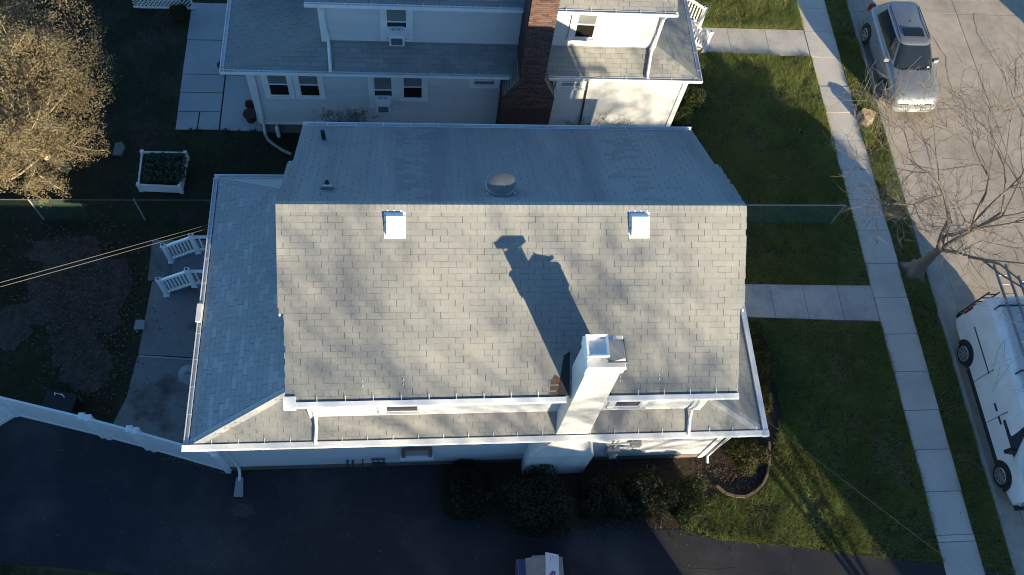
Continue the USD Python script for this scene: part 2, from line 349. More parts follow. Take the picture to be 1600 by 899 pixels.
def leaf_quads(pts, nrm, size, seed, tilt=0.7):
    g = np.random.default_rng(seed); n = len(pts)
    d = nrm + g.normal(0, tilt, (n, 3)); d /= np.linalg.norm(d, axis=1, keepdims=True)
    a = np.cross(d, g.normal(0, 1, (n, 3))); a /= np.maximum(np.linalg.norm(a, axis=1, keepdims=True), 1e-6); b = np.cross(d, a)
    s = size * g.uniform(0.6, 1.4, (n, 1))
    v = np.stack([pts - a * s, pts - b * s * 0.45 + d * s * .15, pts + a * s, pts + b * s * 0.45 + d * s * .15], 1).reshape(-1, 3)
    i = np.arange(n)[:, None] * 4
    return v, np.vstack([i + [0, 1, 2], i + [0, 2, 3]])
def shrub_cloud(lobes, n, size, seed, zmin=0.02, tilt=0.7):
    """Leaves through the outer shell of several uneven lobes (cx, cy, cz, rx, ry, rz)."""
    g = np.random.default_rng(seed); P = []; N = []
    wts = np.array([l[3] * l[4] + l[3] * l[5] for l in lobes]); wts = wts / wts.sum()
    for (cx, cy, cz, rx, ry, rz), k in zip(lobes, (wts * n).astype(int)):
        d = g.normal(0, 1, (k, 3)); d /= np.linalg.norm(d, axis=1, keepdims=True)
        lump = 0.72 + 0.5 * meshkit.noise(d * 3.3 + [cx * 7, cy * 5, seed], seed)
        rr = (g.uniform(0.45, 1.0, k) ** 0.4) * lump
        p = np.array([cx, cy, cz]) + d * rr[:, None] * [rx, ry, rz]
        ok = p[:, 2] > zmin; P.append(p[ok]); N.append(d[ok])
    return leaf_quads(np.vstack(P), np.vstack(N), size, seed + 1, tilt)
def shrub(name, base, lobes, n, size, material, seed, label, cat='shrub', group=None, twigs=18, twigmat='bark', spread=0.5, h=0.8):
    t = thing(name, base, label, cat, group); m = MB(); g = random.Random(seed)
    for k in range(twigs):
        l = lobes[k % len(lobes)]
        e = (l[0] + g.uniform(-.7, .7) * l[3], l[1] + g.uniform(-.7, .7) * l[4], l[2] + g.uniform(0, .7) * l[5])
        b = (base[0] + g.uniform(-.1, .1), base[1] + g.uniform(-.1, .1), base[2])
        mid = [(b[i] + e[i]) / 2 + g.uniform(-.06, .06) for i in range(3)]
        m.tube([b, mid, e], [0.016, 0.010, 0.004], 4)
    put('stem', m, twigmat, t)
    put('foliage', shrub_cloud(lobes, n, size, seed), material, t)
    return t
class Branches:
    def __init__(s, seed, rmin=.005): s.rmin = rmin; s.g = random.Random(seed); s.trunk = MB(); s.limb = MB(); s.twig = MB(); s.tips = []; s.dirs = []
    def grow(s, p, d, L, r, depth, maxd, spread=0.62, up=0.12, kids=(2, 4), shrink=0.72, target=None):
        g = s.g; p = np.asarray(p, float); d = np.asarray(d, float); pts = [p]; k = 4 if depth < maxd else 3; rr = [r]
        for i in range(k):
            d = d + np.array([g.gauss(0, .13), g.gauss(0, .13), g.gauss(0, .09) + up * .25]); d /= np.linalg.norm(d)
            p = p + d * L / k; pts.append(p); rr.append(r * (1 - 0.45 * (i + 1) / k))
        m = s.trunk if depth == 0 else (s.limb if depth <= 2 else s.twig)
        m.tube(pts, rr, 8 if depth == 0 else (6 if depth <= 2 else 3), caps=depth < 2)
        if depth >= maxd:
            s.tips += pts[1:]; s.dirs += [d] * k; return
        for c in range(g.randint(*kids)):
            i = g.randint(2, k) if c else k
            a = np.array([g.gauss(0, 1), g.gauss(0, 1), g.gauss(0, .6)]); a -= d * (a @ d); a /= np.linalg.norm(a)
            sp = g.uniform(.6, 1.25) * spread; nd = d * math.cos(sp) + a * math.sin(sp) + np.array([0, 0, up]); nd /= np.linalg.norm(nd)
            s.grow(pts[i], nd, L * shrink * g.uniform(.75, 1.15), max(rr[i] * g.uniform(.58, .78), s.rmin), depth + 1, maxd, spread, up, kids, shrink)

# ================================================================ THE SETTING
g = B()
g.add([(-220, -220, -.03), (16.66, -220, -.03), (16.66, 260, -.03), (-220, 260, -.03)], [(0, 1, 2, 3)])
g.add([(25.72, -220, -.03), (300, -220, -.03), (300, 260, -.03), (25.72, 260, -.03)], [(0, 1, 2, 3)])
put('ground', g, 'lawn_soil', label='green lawn ground around the houses and beside the pavement', kind='structure')
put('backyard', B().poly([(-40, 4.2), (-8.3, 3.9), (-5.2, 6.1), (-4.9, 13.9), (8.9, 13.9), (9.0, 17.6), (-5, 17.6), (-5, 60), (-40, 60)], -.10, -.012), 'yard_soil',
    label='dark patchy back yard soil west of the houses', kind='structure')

def blob(cx, cy, rx, ry, seed, n=90):
    a = np.linspace(0, 2 * np.pi, n + 1)[:-1]; k = .45 + 1.1 * meshkit.fbm(np.c_[np.cos(a) * 2.6, np.sin(a) * 2.6, np.full(n, seed * 3.1)], 5, seed)
    return [(cx + rx * q * math.cos(t), cy + ry * q * math.sin(t)) for t, q in zip(a, k)]
for cx, cy, rx, ry, sd in ((-9.9, 11.3, 1.35, 1.7, 1), (-10.6, 13.0, 1.0, .6, 2), (-9.3, 9.3, .7, .8, 3), (-11.6, 10.6, .6, .7, 4)):
    put('bare_patch', B().poly(blob(cx, cy, rx, ry, sd), -.05, -.006 + .001 * sd), 'bare_earth', label='patch of bare brown earth worn into the back yard', kind='structure')
# pavement slabs
t = thing('sidewalk', (15.2, 10, 0), 'pale concrete pavement running along the grass verge', kind='structure')
js = [24.6, 23.6, 22.41, 21.17, 19.80, 18.62, 17.41, 16.19, 14.95, 13.74, 12.50, 11.24, 9.97, 8.71, 7.46, 6.24, 4.99, 3.75, 3.56, 2.3, 1.0, -0.3, -1.6]
for a, b in zip(js, js[1:]):
    dz = R.uniform(-.006, .006); tl = R.uniform(-.004, .004); gp = 0.008
    x0, x1 = 14.63 + R.uniform(-.01, .01), 15.76 + R.uniform(-.01, .01)
    top = [(x0, b + gp, .022 + dz), (x1, b + gp, .022 + dz + tl), (x1, a - gp, .022 + dz + tl), (x0, a - gp, .022 + dz)]
    put('slab', B().hexa([(x, y, -.1) for x, y, z in top], top), 'sidewalk_concrete', t)
put('joint_bed', B().box(14.64, 15.75, -1.5, 24.5, -.1, .008), 'bare_soil', t)
t = thing('front_path', (12.5, 11.1, 0), 'worn concrete path from the pavement to the white corner house', kind='structure')
for a, b in ((8.9, 10.2), (10.2, 11.20), (11.20, 12.29), (12.29, 13.45), (13.45, 14.61)):
    dz = R.uniform(-.005, .005)
    y0, y1 = 10.62 - (a - 10.3) * .045, 11.77 - (a - 10.3) * .02
    c = [(a + .008, y0), (b - .008, y0 - .045 * (b - a)), (b - .008, y1 - .02 * (b - a)), (a + .008, y1)]
    put('slab', B().hexa([(x, y, -.1) for x, y in c], [(x, y, .016 + dz) for x, y in c]), 'path_concrete', t)
t = thing('neighbour_path', (12.5, 21.8, 0), 'concrete path from the pavement to the neighbouring porch steps', kind='structure')
for a, b in ((9.6, 10.6), (10.6, 11.59), (11.59, 13.06), (13.06, 14.60)):
    dz = R.uniform(-.005, .005)
    put('slab', B().box(a + .008, b - .008, 21.32 - (a - 10.6) * .03, 22.48, -.1, .016 + dz), 'path_concrete', t)
t = thing('patio', (-6.5, 20, 0), 'pale concrete patio beside the west end of the neighbouring house', kind='structure')
for pts in ([(-7.88, 21.32), (-5.0, 21.32), (-5.0, 23.0), (-7.88, 23.0)], [(-7.87, 19.82), (-5.0, 19.82), (-5.0, 21.30), (-7.87, 21.30)],
            [(-7.86, 19.05), (-6.46, 19.05), (-6.46, 19.80), (-7.86, 19.80)], [(-7.85, 18.27), (-6.46, 18.27), (-6.46, 19.03), (-7.85, 19.03)],
            [(-7.84, 17.52), (-7.15, 17.52), (-7.15, 18.25), (-7.84, 18.25)], [(-7.13, 17.53), (-6.46, 17.53), (-6.46, 18.25), (-7.13, 18.25)],
            [(-6.43, 17.51), (-5.02, 17.50), (-5.02, 19.80), (-6.43, 19.80)]):
    q = np.array(pts); c = q.mean(0); q = c + (q - c) * (1 - .012 / np.abs(q - c).max())
    put('slab', B().poly([tuple(x) for x in q], -.08, .03 + R.uniform(-.006, .006)), 'patio_concrete', t)
for k in range(9):                                                    # weeds in the patio edge
    x, y = R.uniform(-7.8, -5.1), 17.50; pts = np.array([[x + R.gauss(0, .04), y + R.gauss(0, .03), .03 + abs(R.gauss(0, .03))] for _ in range(14)])
    put('weed', leaf_quads(pts, np.tile([0, 0, 1.0], (14, 1)), .035, 50 + k), 'hedge_leaf', t)
t = thing('backyard_patio', (-6.6, 10, 0), 'stained concrete slabs along the west side of the white corner house', kind='structure')
for pts in ([(-8.02, 12.03), (-5.2, 12.03), (-5.2, 13.4), (-8.05, 13.4)], [(-7.98, 9.66), (-5.2, 9.45), (-5.2, 11.99), (-7.88, 11.99)],
            [(-8.5, 7.28), (-5.2, 6.30), (-5.2, 9.40), (-8.0, 9.60), (-8.12, 8.4)]):
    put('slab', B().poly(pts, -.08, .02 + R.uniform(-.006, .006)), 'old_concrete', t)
put('joint_strip', B().hexa([(-7.95, 9.58, .0), (-6.1, 9.43, .0), (-6.1, 9.47, .0), (-7.95, 9.63, .0)], [(-7.95, 9.58, .03), (-6.1, 9.43, .03), (-6.1, 9.47, .03), (-7.95, 9.63, .03)]), 'patio_concrete', t)

drive = [(-40, 7.0), (-40, 2.5), (-10.65, 4.05), (-8.42, 3.74), (0, 2.6), (16.66, 0.6), (16.66, 2.62), (14.55, 2.98), (12.35, 3.30), (9.64, 3.71), (8.37, 3.86), (7.14, 4.19), (2.0, 4.40), (.7, 4.9), (.55, 6.3), (-5.1, 6.15), (-7.3, 6.86), (-8.5, 7.24), (-11.3, 8.0), (-14, 8.4)]
put('driveway', B().poly(drive, -.10, .006), 'driveway_asphalt', label='black asphalt driveway along the south side of the white corner house', kind='structure')
dc = B()
for pts in ([(-9.5, 6.2), (-6, 5.5), (-2, 5.1), (.5, 4.6)], [(1.5, 3.9), (5, 3.4), (9, 3.0), (13.5, 2.2)], [(-4.0, 6.0), (-3.4, 4.8), (-3.7, 3.6)], [(10.4, 3.55), (10.0, 2.6), (10.3, 1.8)]):
    pp = []
    for a, b in zip(pts, pts[1:]):
        for q in np.linspace(0, 1, 10)[:-1]: pp.append((a[0] + (b[0] - a[0]) * q + R.gauss(0, .025), a[1] + (b[1] - a[1]) * q + R.gauss(0, .025)))
    for a, b in zip(pp, pp[1:]): dc.beam((*a, .0075), (*b, .0075), R.uniform(.006, .016), .004)
put('driveway_crack', dc, 'asphalt_crack', label='fine pale cracks wandering over the black driveway', kind='structure')
# asphalt crumbs and pale specks on the driveway
gg = np.random.default_rng(3); mm = B()
for k in range(170):
    x, y = gg.uniform(-10, 14), gg.uniform(3.2, 5.9)
    if not Polygon(drive).contains(__import__('shapely').geometry.Point(x, y)): continue
    s = gg.uniform(.005, .012); mm.box(x - s, x + s, y - s, y + s, .005, .005 + s)
put('gravel_speck', mm, 'stone_grey', label='scattered grit specks on the black driveway', cat='grit', kind='stuff')

t = thing('street', (21, 12, -.1), 'worn tan concrete street with slab joints at the right', kind='structure')
for (x0, x1) in ((16.83, 17.45), (17.462, 21.18), (21.20, 25.6)):
    ys = [60, 42, 32.7, 28.2, 23.62, 19.0, 14.4, 9.8, 5.2, .6, -4.0, -8.6, -13.2, -30, -60] if x0 > 17 else [60, 29.5, 23.62, 14.5, 5.3, -3.9, -30, -60]
    for a, b in zip(ys, ys[1:]):
        dz = R.uniform(-.004, .004)
        put('slab', B().box(x0, x1, b + .007, a - .007, -.25, -.10 + dz), 'street_concrete', t)
put('joint_bed', B().box(16.8, 25.62, -60, 60, -.3, -.116), 'bare_soil', t)
cr = B()                                                              # sealed cracks wandering over the slabs
for pts, w in (([(21.9, 23.7), (21.75, 22.6), (22.1, 21.2), (22.3, 19.6), (22.5, 18.0)], .03), ([(17.9, 18.4), (18.2, 17.2), (18.1, 15.9), (18.5, 14.6), (18.3, 13.1), (18.8, 11.6)], .022),
               ([(19.6, 23.2), (20.1, 21.4), (19.8, 19.4), (20.4, 17.2)], .018), ([(17.0, 16.6), (18.3, 16.2), (19.9, 16.5), (21.1, 16.0)], .018), ([(23.0, 21.5), (22.4, 19.8), (23.2, 17.8)], .02), ([(20.5, 14), (21.0, 12.2), (20.6, 10.2)], .02)):
    pp = []
    for a, b in zip(pts, pts[1:]):
        for q in np.linspace(0, 1, 6)[:-1]: pp.append((a[0] + (b[0] - a[0]) * q + R.gauss(0, .03), a[1] + (b[1] - a[1]) * q + R.gauss(0, .03)))
    for a, b in zip(pp, pp[1:]): cr.beam((*a, -.0925), (*b, -.0925), w * R.uniform(.3, .8), .004)
put('crack', cr, 'crack_fill', t)
t = thing('kerb', (16.75, 10, 0), 'low concrete kerb between the verge and the street', kind='structure')
for y in np.arange(-6, 30, 3.0):
    put('kerb_stone', B().hexa([(16.66, y + .006, -.25), (16.83, y + .006, -.25), (16.83, y + 2.994, -.25), (16.66, y + 2.994, -.25)],
                             [(16.67, y + .006, .02), (16.80, y + .006, .02), (16.80, y + 2.994, .02), (16.67, y + 2.994, .02)]), 'kerb_concrete', t)
put('planting_bed', B().poly([(.55, 6.3), (.7, 4.85), (2.0, 4.35), (7.1, 4.15), (7.9, 4.6), (8.45, 5.25), (9.14, 5.04), (9.88, 5.5), (10.1, 6.05), (10.75, 7.3), (10.7, 10.4), (8.0, 10.5), (8.0, 6.3)], -.10, .0),
    'bare_soil', label='dark soil bed under the shrubs along the house', kind='structure')

# ---------------------------------------------------------------- grass
def blades(area, n, h, w, seed, holes=()):
    gg = np.random.default_rng(seed); P = Polygon(area); x0, y0, x1, y1 = P.bounds
    from shapely import contains_xy, union_all
    for hh in holes: P = P.difference(Polygon(hh))
    p = gg.uniform([x0, y0], [x1, y1], (int(n * (x1 - x0) * (y1 - y0)), 2)); p = p[contains_xy(P, p[:, 0], p[:, 1])]
    d = meshkit.fbm(np.c_[p * 1.7, np.full(len(p), seed)], 4, seed); keep = gg.uniform(0, 1, len(p)) < np.clip((d - .22) * 3.0, .12, 1); p = p[keep]; d = d[keep]
    k = len(p); a = gg.uniform(0, 2 * np.pi, k); lean = gg.normal(0, .6, (k, 2)); hh = h * gg.uniform(.5, 1.5, k) * (.5 + d); ww = w * gg.uniform(.6, 1.4, k)
    u = np.c_[np.cos(a), np.sin(a)] * ww[:, None] / 2; z = np.full(k, -.035)
    A = np.c_[p - u, z]; C = np.c_[p + u, z]; T = np.c_[p + lean * hh[:, None], hh]
    return np.stack([A, C, T], 1).reshape(-1, 3), np.arange(3 * k).reshape(-1, 3)
front = [(7.3, 4.15), (8.37, 3.86), (9.64, 3.71), (12.35, 3.30), (14.645, 2.96), (14.645, 10.40), (8.9, 10.6), (10.7, 10.4), (10.75, 7.3), (10.12, 6.05), (9.9, 5.45), (9.14, 5.0), (8.42, 5.2), (7.9, 4.6)]
LAWNS = [(front, 3300, .085, 21), ([(8.6, 11.8), (14.645, 11.70), (14.645, 21.20), (9.6, 21.3), (9.0, 13.9)], 3100, .085, 22), ([(9.6, 22.5), (14.645, 22.46), (14.645, 26), (9.6, 26)], 3300, .085, 23),
         ([(15.74, 2.6), (16.675, 2.6), (16.675, 25.5), (15.74, 25.5)], 3100, .08, 24)]
lst = [blades(a, n, h, .015, s) for a, n, h, s in LAWNS]
put('grass', join(lst), 'grass_green', label='short green lawn grass in front of the houses and on the verge', cat='grass', kind='stuff')
put('dry_grass', join([blades(a, 350, .085, .012, s + 40) for a, n, h, s in LAWNS]), 'grass_dry', label='pale dry blades scattered through the front lawns', cat='grass', kind='stuff')
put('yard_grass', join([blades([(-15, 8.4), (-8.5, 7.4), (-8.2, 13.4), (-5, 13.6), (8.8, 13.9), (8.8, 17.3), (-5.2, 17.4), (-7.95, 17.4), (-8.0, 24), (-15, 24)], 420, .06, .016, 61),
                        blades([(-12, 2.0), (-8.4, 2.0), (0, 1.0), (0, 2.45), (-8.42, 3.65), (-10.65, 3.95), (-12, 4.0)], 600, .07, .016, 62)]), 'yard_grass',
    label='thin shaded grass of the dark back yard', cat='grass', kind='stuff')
def litter(spots, seed, size=.035):
    gg = np.random.default_rng(seed); P = []
    for cx, cy, sx, sy, n in spots: P.append(np.c_[gg.normal(cx, sx, n), gg.normal(cy, sy, n), gg.uniform(.004, .03, n)])
    P = np.vstack(P); return leaf_quads(P, np.tile([0, 0, 1.0], (len(P), 1)), size, seed, .35)
put('leaf_litter', litter([(-10.2, 11.8, .9, 1.0, 800), (-9.2, 10.2, .8, 1.1, 700), (-10.5, 13.4, .8, .4, 150), (-9.6, 8.6, .6, .4, 80)], 5, .045), 'leaf_litter', label='brown fallen leaves over the middle of the back yard', cat='fallen leaves', kind='stuff')
put('bed_litter', litter([(9.0, 5.55, .38, .22, 420), (8.3, 5.8, .3, .2, 150), (5.0, 4.3, 1.6, .12, 160), (8.0, 4.35, .4, .15, 160), (6.4, 6.0, .8, .1, 90)], 6, .035), 'leaf_litter', label='brown leaf litter in the soil bed by the downspout', cat='fallen leaves', kind='stuff')
put('fence_litter', litter([(-6.6 + .35 * k, 6.60 - .10 * k, .12, .035, 45) for k in range(5)], 8, .03), 'leaf_litter', label='dry leaves gathered along the foot of the white fence', cat='fallen leaves', kind='stuff')
put('lawn_litter', litter([(11.5, 5.5, 1.6, 1.2, 40), (12, 16, 1.5, 3, 40), (16.2, 14, .25, 6, 60), (16.2, 8.8, .25, 1.2, 60), (20, 16, 2.0, 5, 50)], 9, .028), 'leaf_litter', label='stray dead leaves on the front lawns and verge', cat='fallen leaves', kind='stuff')

# ================================================================ THE WHITE CORNER HOUSE
MH = thing('white_house', (2.2, 10, 0), 'white two storey house with light grey shingle gable roof and skirt roof, in the middle', 'house')
RY, RZ, EZ, EF, EB = 10.10, 7.50, 5.25, 6.33, 13.87
XL, XR, KL, KR = -2.95, 7.45, -3.07, 7.56                  # roof ends; the verge steps out around the ridge
def zroof(y): return EZ + (y - EF) * (RZ - EZ) / (RY - EF) if y < RY else RZ - (y - RY) * (RZ - EZ) / (EB - RY)
# walls
put('wall', B().box(-5.2, 8.1, 6.25, 13.45, -.2, 2.95), 'white_siding', MH)
put('siding', siding(-5.2, 3.05, 6.249, .35, 2.75), 'white_siding', MH)
put('siding', siding(4.5, 8.1, 6.249, .35, 2.75), 'white_siding', MH)
put('foundation', B().box(-5.215, 8.115, 6.22, 6.26, -.2, .34), 'foundation', MH)
w2 = B(); xs0, xs1, ys0, ys1 = -2.6, 7.1, 6.62, 13.58
w2.box(xs0, xs1, ys0, ys1, 2.9, EZ)
for xa, xb in ((xs0, xs0 + .15), (xs1 - .15, xs1)):
    w2.add([(xa, ys0, EZ), (xb, ys0, EZ), (xb, ys1, EZ), (xa, ys1, EZ), (xa, RY, RZ - .22), (xb, RY, RZ - .22)], [(0, 4, 3), (1, 2, 5), (0, 1, 5), (0, 5, 4), (3, 4, 5), (3, 5, 2)])
put('wall', w2, 'white_siding', MH)
put('siding', siding(xs0, 3.42, ys0 - .001, 3.3, 5.15), 'white_siding', MH)
put('siding', siding(4.30, xs1, ys0 - .001, 3.3, 5.15), 'white_siding', MH)
for x0 in (xs0 - .03, xs1 - .13): put('corner_board', B().box(x0, x0 + .16, ys0 - .045, ys0 + .10, 3.2, 5.12), 'white_paint', MH)
for x0 in (-5.23, 7.97): put('corner_board', B().box(x0, x0 + .16, 6.19, 6.36, .05, 2.72), 'white_paint', MH)
# roof decks
deck = B()
def slope(y0, y1, x0, x1, th=.14):
    a, b = zroof(y0) - .012, zroof(y1) - .012
    deck.slab([(x0, y0, a), (x1, y0, a), (x1, y1, b), (x0, y1, b)], th)
for y0, y1, x0, x1 in ((EF + .03, 8.05, XL, XR), (8.05, RY, KL, KR), (RY, 12.0, KL, KR), (12.0, EB - .03, XL, XR)): slope(y0, y1, x0 + .02, x1 - .02)
put('roof', deck, 'roof_deck', MH)
rk = B()
for y0, y1, x0, x1 in ((EF, 8.05, XL, XR), (8.05, RY, KL, KR), (RY, 12.0, KL, KR), (12.0, EB, XL, XR)):
    for x in (x0 + .035, x1 - .035): rk.beam((x, y0, zroof(y0) - .12), (x, y1, zroof(y1) - .12), .03, .17)
put('rake_board', rk, 'white_paint', MH)
sl = math.atan2(RZ - EZ, RY - EF); vy, vz = math.cos(sl), math.sin(sl); L1 = (RY - EF) / vy
def bmain(v):
    y = EF + v * vy
    return (KL, KR) if y > 8.05 else (XL, XR)
def bback(v):
    y = v * vy                                   # from the back eave
    return (-KR, -KL) if EB - y < 12.0 else (-XR, -XL)
front_t = tabs((0, EF, EZ), (1, 0, 0), (0, vy, vz), (0, -vz, vy), L1, bmain)
back_t = tabs((0, EB, EZ), (-1, 0, 0), (0, -vy, vz), (0, vz, vy), L1, bback, gap=.006, butt=.014)
inside = lambda a: 3.50 < a[0][:4, 0].mean() < 4.22 and 6.3 < a[0][:4, 1].mean() < 6.9
front_t = [a for a in front_t if not inside(a)]
singles, rest = front_t[-300:], front_t[:-300]
rs = put('roof_slope', B().slab([(KL + .05, 8.1, zroof(8.1) - .008), (KR - .05, 8.1, zroof(8.1) - .008), (KR - .05, RY, RZ - .008), (KL + .05, RY, RZ - .008)], .02), 'roof_deck', MH)
for a in singles: put('shingle', a, 'roof_shingle', rs)
ridge = caps((KL, RY, RZ), (KR, RY, RZ), (0, -vz, vy), (0, vz, vy))
# skirt roof round the ground floor
PX0, PX1, PY0, PY1, PZ = -5.52, 8.85, 6.10, 13.75, 2.92
SS, SW, SE = .90, .385, .45                      # rise per metre on the south, west and east sides
hw, he = SW / SS, SE / SS
zs = lambda y: PZ + SS * (y - PY0)
def sl_plane(s): c = 1 / math.hypot(1, s); return c, s * c
c, s = sl_plane(SS); ytop = 6.64
sk = B()
xw = -2.6; yw = PY0 + hw * (xw - PX0); xe = 7.1; ye = PY0 + he * (PX1 - xe)
sk.slab([(PX0, PY0, PZ - .01), (PX1, PY0, PZ - .01), (xe, ye, zs(ye) - .01), (xe, 6.66, zs(6.66) - .01), (xw, 6.66, zs(6.66) - .01), (xw, yw, zs(yw) - .01)], .10)
yn = PY1 - hw * (xw - PX0)
sk.slab([(PX0, PY1, PZ - .01), (PX0, PY0, PZ - .01), (xw, yw, PZ + SW * (xw - PX0) - .01), (xw, yn, PZ + SW * (xw - PX0) - .01)], .10)
sk.slab([(-2.5, PY1, PZ - .01), (PX0, PY1, PZ - .01), (xw, yn, PZ + SW * (xw - PX0) - .01), (-2.5, yn, PZ + SW * (xw - PX0) - .01)], .10)
PYE = 9.72
sk.slab([(PX1, PY0, PZ - .01), (PX1, PYE, PZ - .01), (xe, PYE, PZ + SE * (PX1 - xe) - .01), (xe, ye, PZ + SE * (PX1 - xe) - .01)], .10)
put('skirt_roof', sk, 'roof_deck', MH)
south_t = tabs((0, PY0, PZ), (1, 0, 0), (0, c, s), (0, -s, c), (yw - PY0) / c if yw > ye else (ye - PY0) / c,
               lambda v: (PX0 + v * c / hw, PX1 - v * c / he))
south_t = [a for a in south_t if not (xw + .02 < a[0][:4, 0].mean() < xe - .02 and a[0][:4, 1].mean() > 6.66) and not 3.47 < a[0][:4, 0].mean() < 4.24]
c2, s2 = sl_plane(SW)
west_t = tabs((PX0, 0, PZ), (0, -1, 0), (c2, 0, s2), (-s2, 0, c2), (xw - PX0) / c2, butt=.003, bounds=lambda v: (-PY1 + hw * v * c2, -(PY0 + hw * v * c2)))
north_t = tabs((0, PY1, PZ), (-1, 0, 0), (0, -c, s), (0, s, c), (PY1 - yn) / c, lambda v: (2.6, -PX0 - v * c / hw))
c3, s3 = sl_plane(SE)
east_t = tabs((PX1, 0, PZ), (0, 1, 0), (-c3, 0, s3), (s3, 0, c3), (PX1 - xe) / c3, lambda v: (PY0 + he * v * c3, PYE - .02))
hip = caps((PX0, PY1, PZ), (xw, yn, PZ + SW * (xw - PX0)), (-s2, 0, c2), (0, s, c), w=.10) + caps((PX0, PY0, PZ), (xw, yw, zs(yw)), (0, -s, c), (-s2, 0, c2), w=.13) + caps((PX1, PY0, PZ), (xe, ye, zs(ye)), (0, -s, c), (s3, 0, c3), w=.13)
put('shingles', join(rest + ridge + south_t + east_t), 'roof_shingle', MH, kind='stuff', label='light grey shingles on the sunny side of the white corner house')
def washed(a):
    x, y = a[0][:4, 0].mean(), a[0][:4, 1].mean()
    p = math.exp(-((x - 1.9) / .42) ** 4) * (y > 11.0) + .6 * math.exp(-((x + .15) / .35) ** 2) + .4 * math.exp(-((x + 1.5) / .3) ** 2) + .4 * math.exp(-((x - 5.2) / .4) ** 2)
    return R.random() < p
wash = [a for a in back_t if washed(a)]; wid = {id(a) for a in wash}; back_t = [a for a in back_t if id(a) not in wid]
put('shingles', join(wash), 'washed_shingle', MH, kind='stuff', label='paler rain washed shingles in streaks down the back slope')
put('shingles', join(back_t), 'shade_shingle', MH, kind='stuff', label='streaked shingles on the back slope of the white corner house, coloured darker for its shade')
put('shingles', join(west_t + north_t + hip), 'west_shingle', MH, kind='stuff', label='pale grey shingles on the west skirt roof of the white corner house')
# gutters
gm = B()
gutter_closed(gm, (XL, EF - .13, EZ + .03), (3.36, EF - .13, EZ + .03), (0, 1, 0), .13, .13)
put('gutter', gm, 'white_metal', MH); gm = B()
gutter_closed(gm, (4.34, EF - .13, EZ + .03), (XR, EF - .13, EZ + .03), (0, 1, 0), .13, .13)
put('gutter', gm, 'white_metal', MH); gm = B()
put('gutter_end_cap', B().hexa([(XL - .03, EF - .14, EZ - .11), (XL + .24, EF - .14, EZ - .11), (XL + .24, EF + .11, EZ - .09), (XL - .03, EF + .11, EZ - .09)],
                               [(XL - .03, EF - .14, EZ + .055), (XL + .24, EF - .14, EZ + .055), (XL + .24, EF + .11, EZ + .13), (XL - .03, EF + .11, EZ + .13)]), 'white_metal', MH)
gutter_closed(gm, (-5.68, PY0 - .15, PZ + .03), (PX1 + .16, PY0 - .15, PZ + .03), (0, 1, 0), .15, .14)
put('gutter', gm, 'white_metal', MH); gm = B()
gutter_open(gm, (-5.66, PY1, PZ + .02), (-5.66, PY0 - .13, PZ + .02), (1, 0, 0))
put('gutter', gm, 'white_metal', MH); gm = B()
gutter_closed(gm, (PX1 + .17, PY0 - .14, PZ + .03), (PX1 + .17, PYE, PZ + .03), (-1, 0, 0), .16, .13, ticks=False)
put('gutter', gm, 'white_metal', MH)
m = B(); gutter_open(m, (XR, EB + .10, EZ + .03), (XL, EB + .10, EZ + .03), (0, -1, 0)); put('gutter', m, 'white_metal', MH)
put('gutter_bracket', B().box(-5.70, -5.57, 9.35, 9.85, PZ - .06, PZ + .075), 'white_metal', MH)
m = B(); gutter_open(m, (-2.6, PY1 + .12, PZ + .02), (-5.66, PY1 + .12, PZ + .02), (0, -1, 0)); put('gutter', m, 'white_metal', MH)
fs = B(); fs.box(-5.56, PX1, PY0 - .0, PY0 + .02, PZ - .17, PZ - .02); fs.box(-5.55, PX1 - .02, PY0 + .021, 6.25, PZ - .17, PZ - .15); fs.box(-5.55, -5.2, 6.251, 13.6, PZ - .17, PZ - .15); fs.box(8.1, PX1 - .02, 6.251, PYE - .02, PZ - .17, PZ - .15)
fs.box(XL, 3.36, EF + .005, EF + .025, EZ - .17, EZ - .02); fs.box(4.34, XR, EF + .005, EF + .025, EZ - .17, EZ - .02); fs.box(XL + .05, XR - .05, EF + .026, 6.6, EZ - .16, EZ - .14)
put('soffit', fs, 'white_paint', MH)
# downspouts
ds = B(); ds.tube([(-2.42, EF - .08, EZ - .08), (-2.44, 6.45, 4.85), (-2.46, 6.50, 4.4), (-2.47, 6.52, 3.55), (-2.48, 6.35, 3.28), (-2.52, 6.09, 3.02), (-2.52, 6.04, 2.97)], .045, 6)
put('downspout', ds, 'white_metal', MH)
ds = B(); ds.tube([(6.82, EF - .08, EZ - .08), (6.82, 6.45, 4.85), (6.84, 6.50, 4.4), (6.85, 6.52, 3.55), (6.85, 6.36, 3.28), (6.86, 6.10, 3.02), (6.86, 6.04, 2.97)], .045, 6)
put('downspout', ds, 'white_metal', MH)
ds = B(); ds.tube([(-5.0, 6.02, 2.85), (-4.85, 6.16, 2.55), (-4.83, 6.18, .35), (-4.83, 6.05, .16), (-4.84, 5.9, .12)], .04, 6)
put('downspout', ds, 'white_metal', MH)
ds = B(); ds.tube([(8.6, 6.02, 2.84), (8.22, 6.16, 2.45), (8.2, 6.18, .30), (8.22, 6.02, .12)], .045, 6)
put('downspout', ds, 'white_metal', MH)
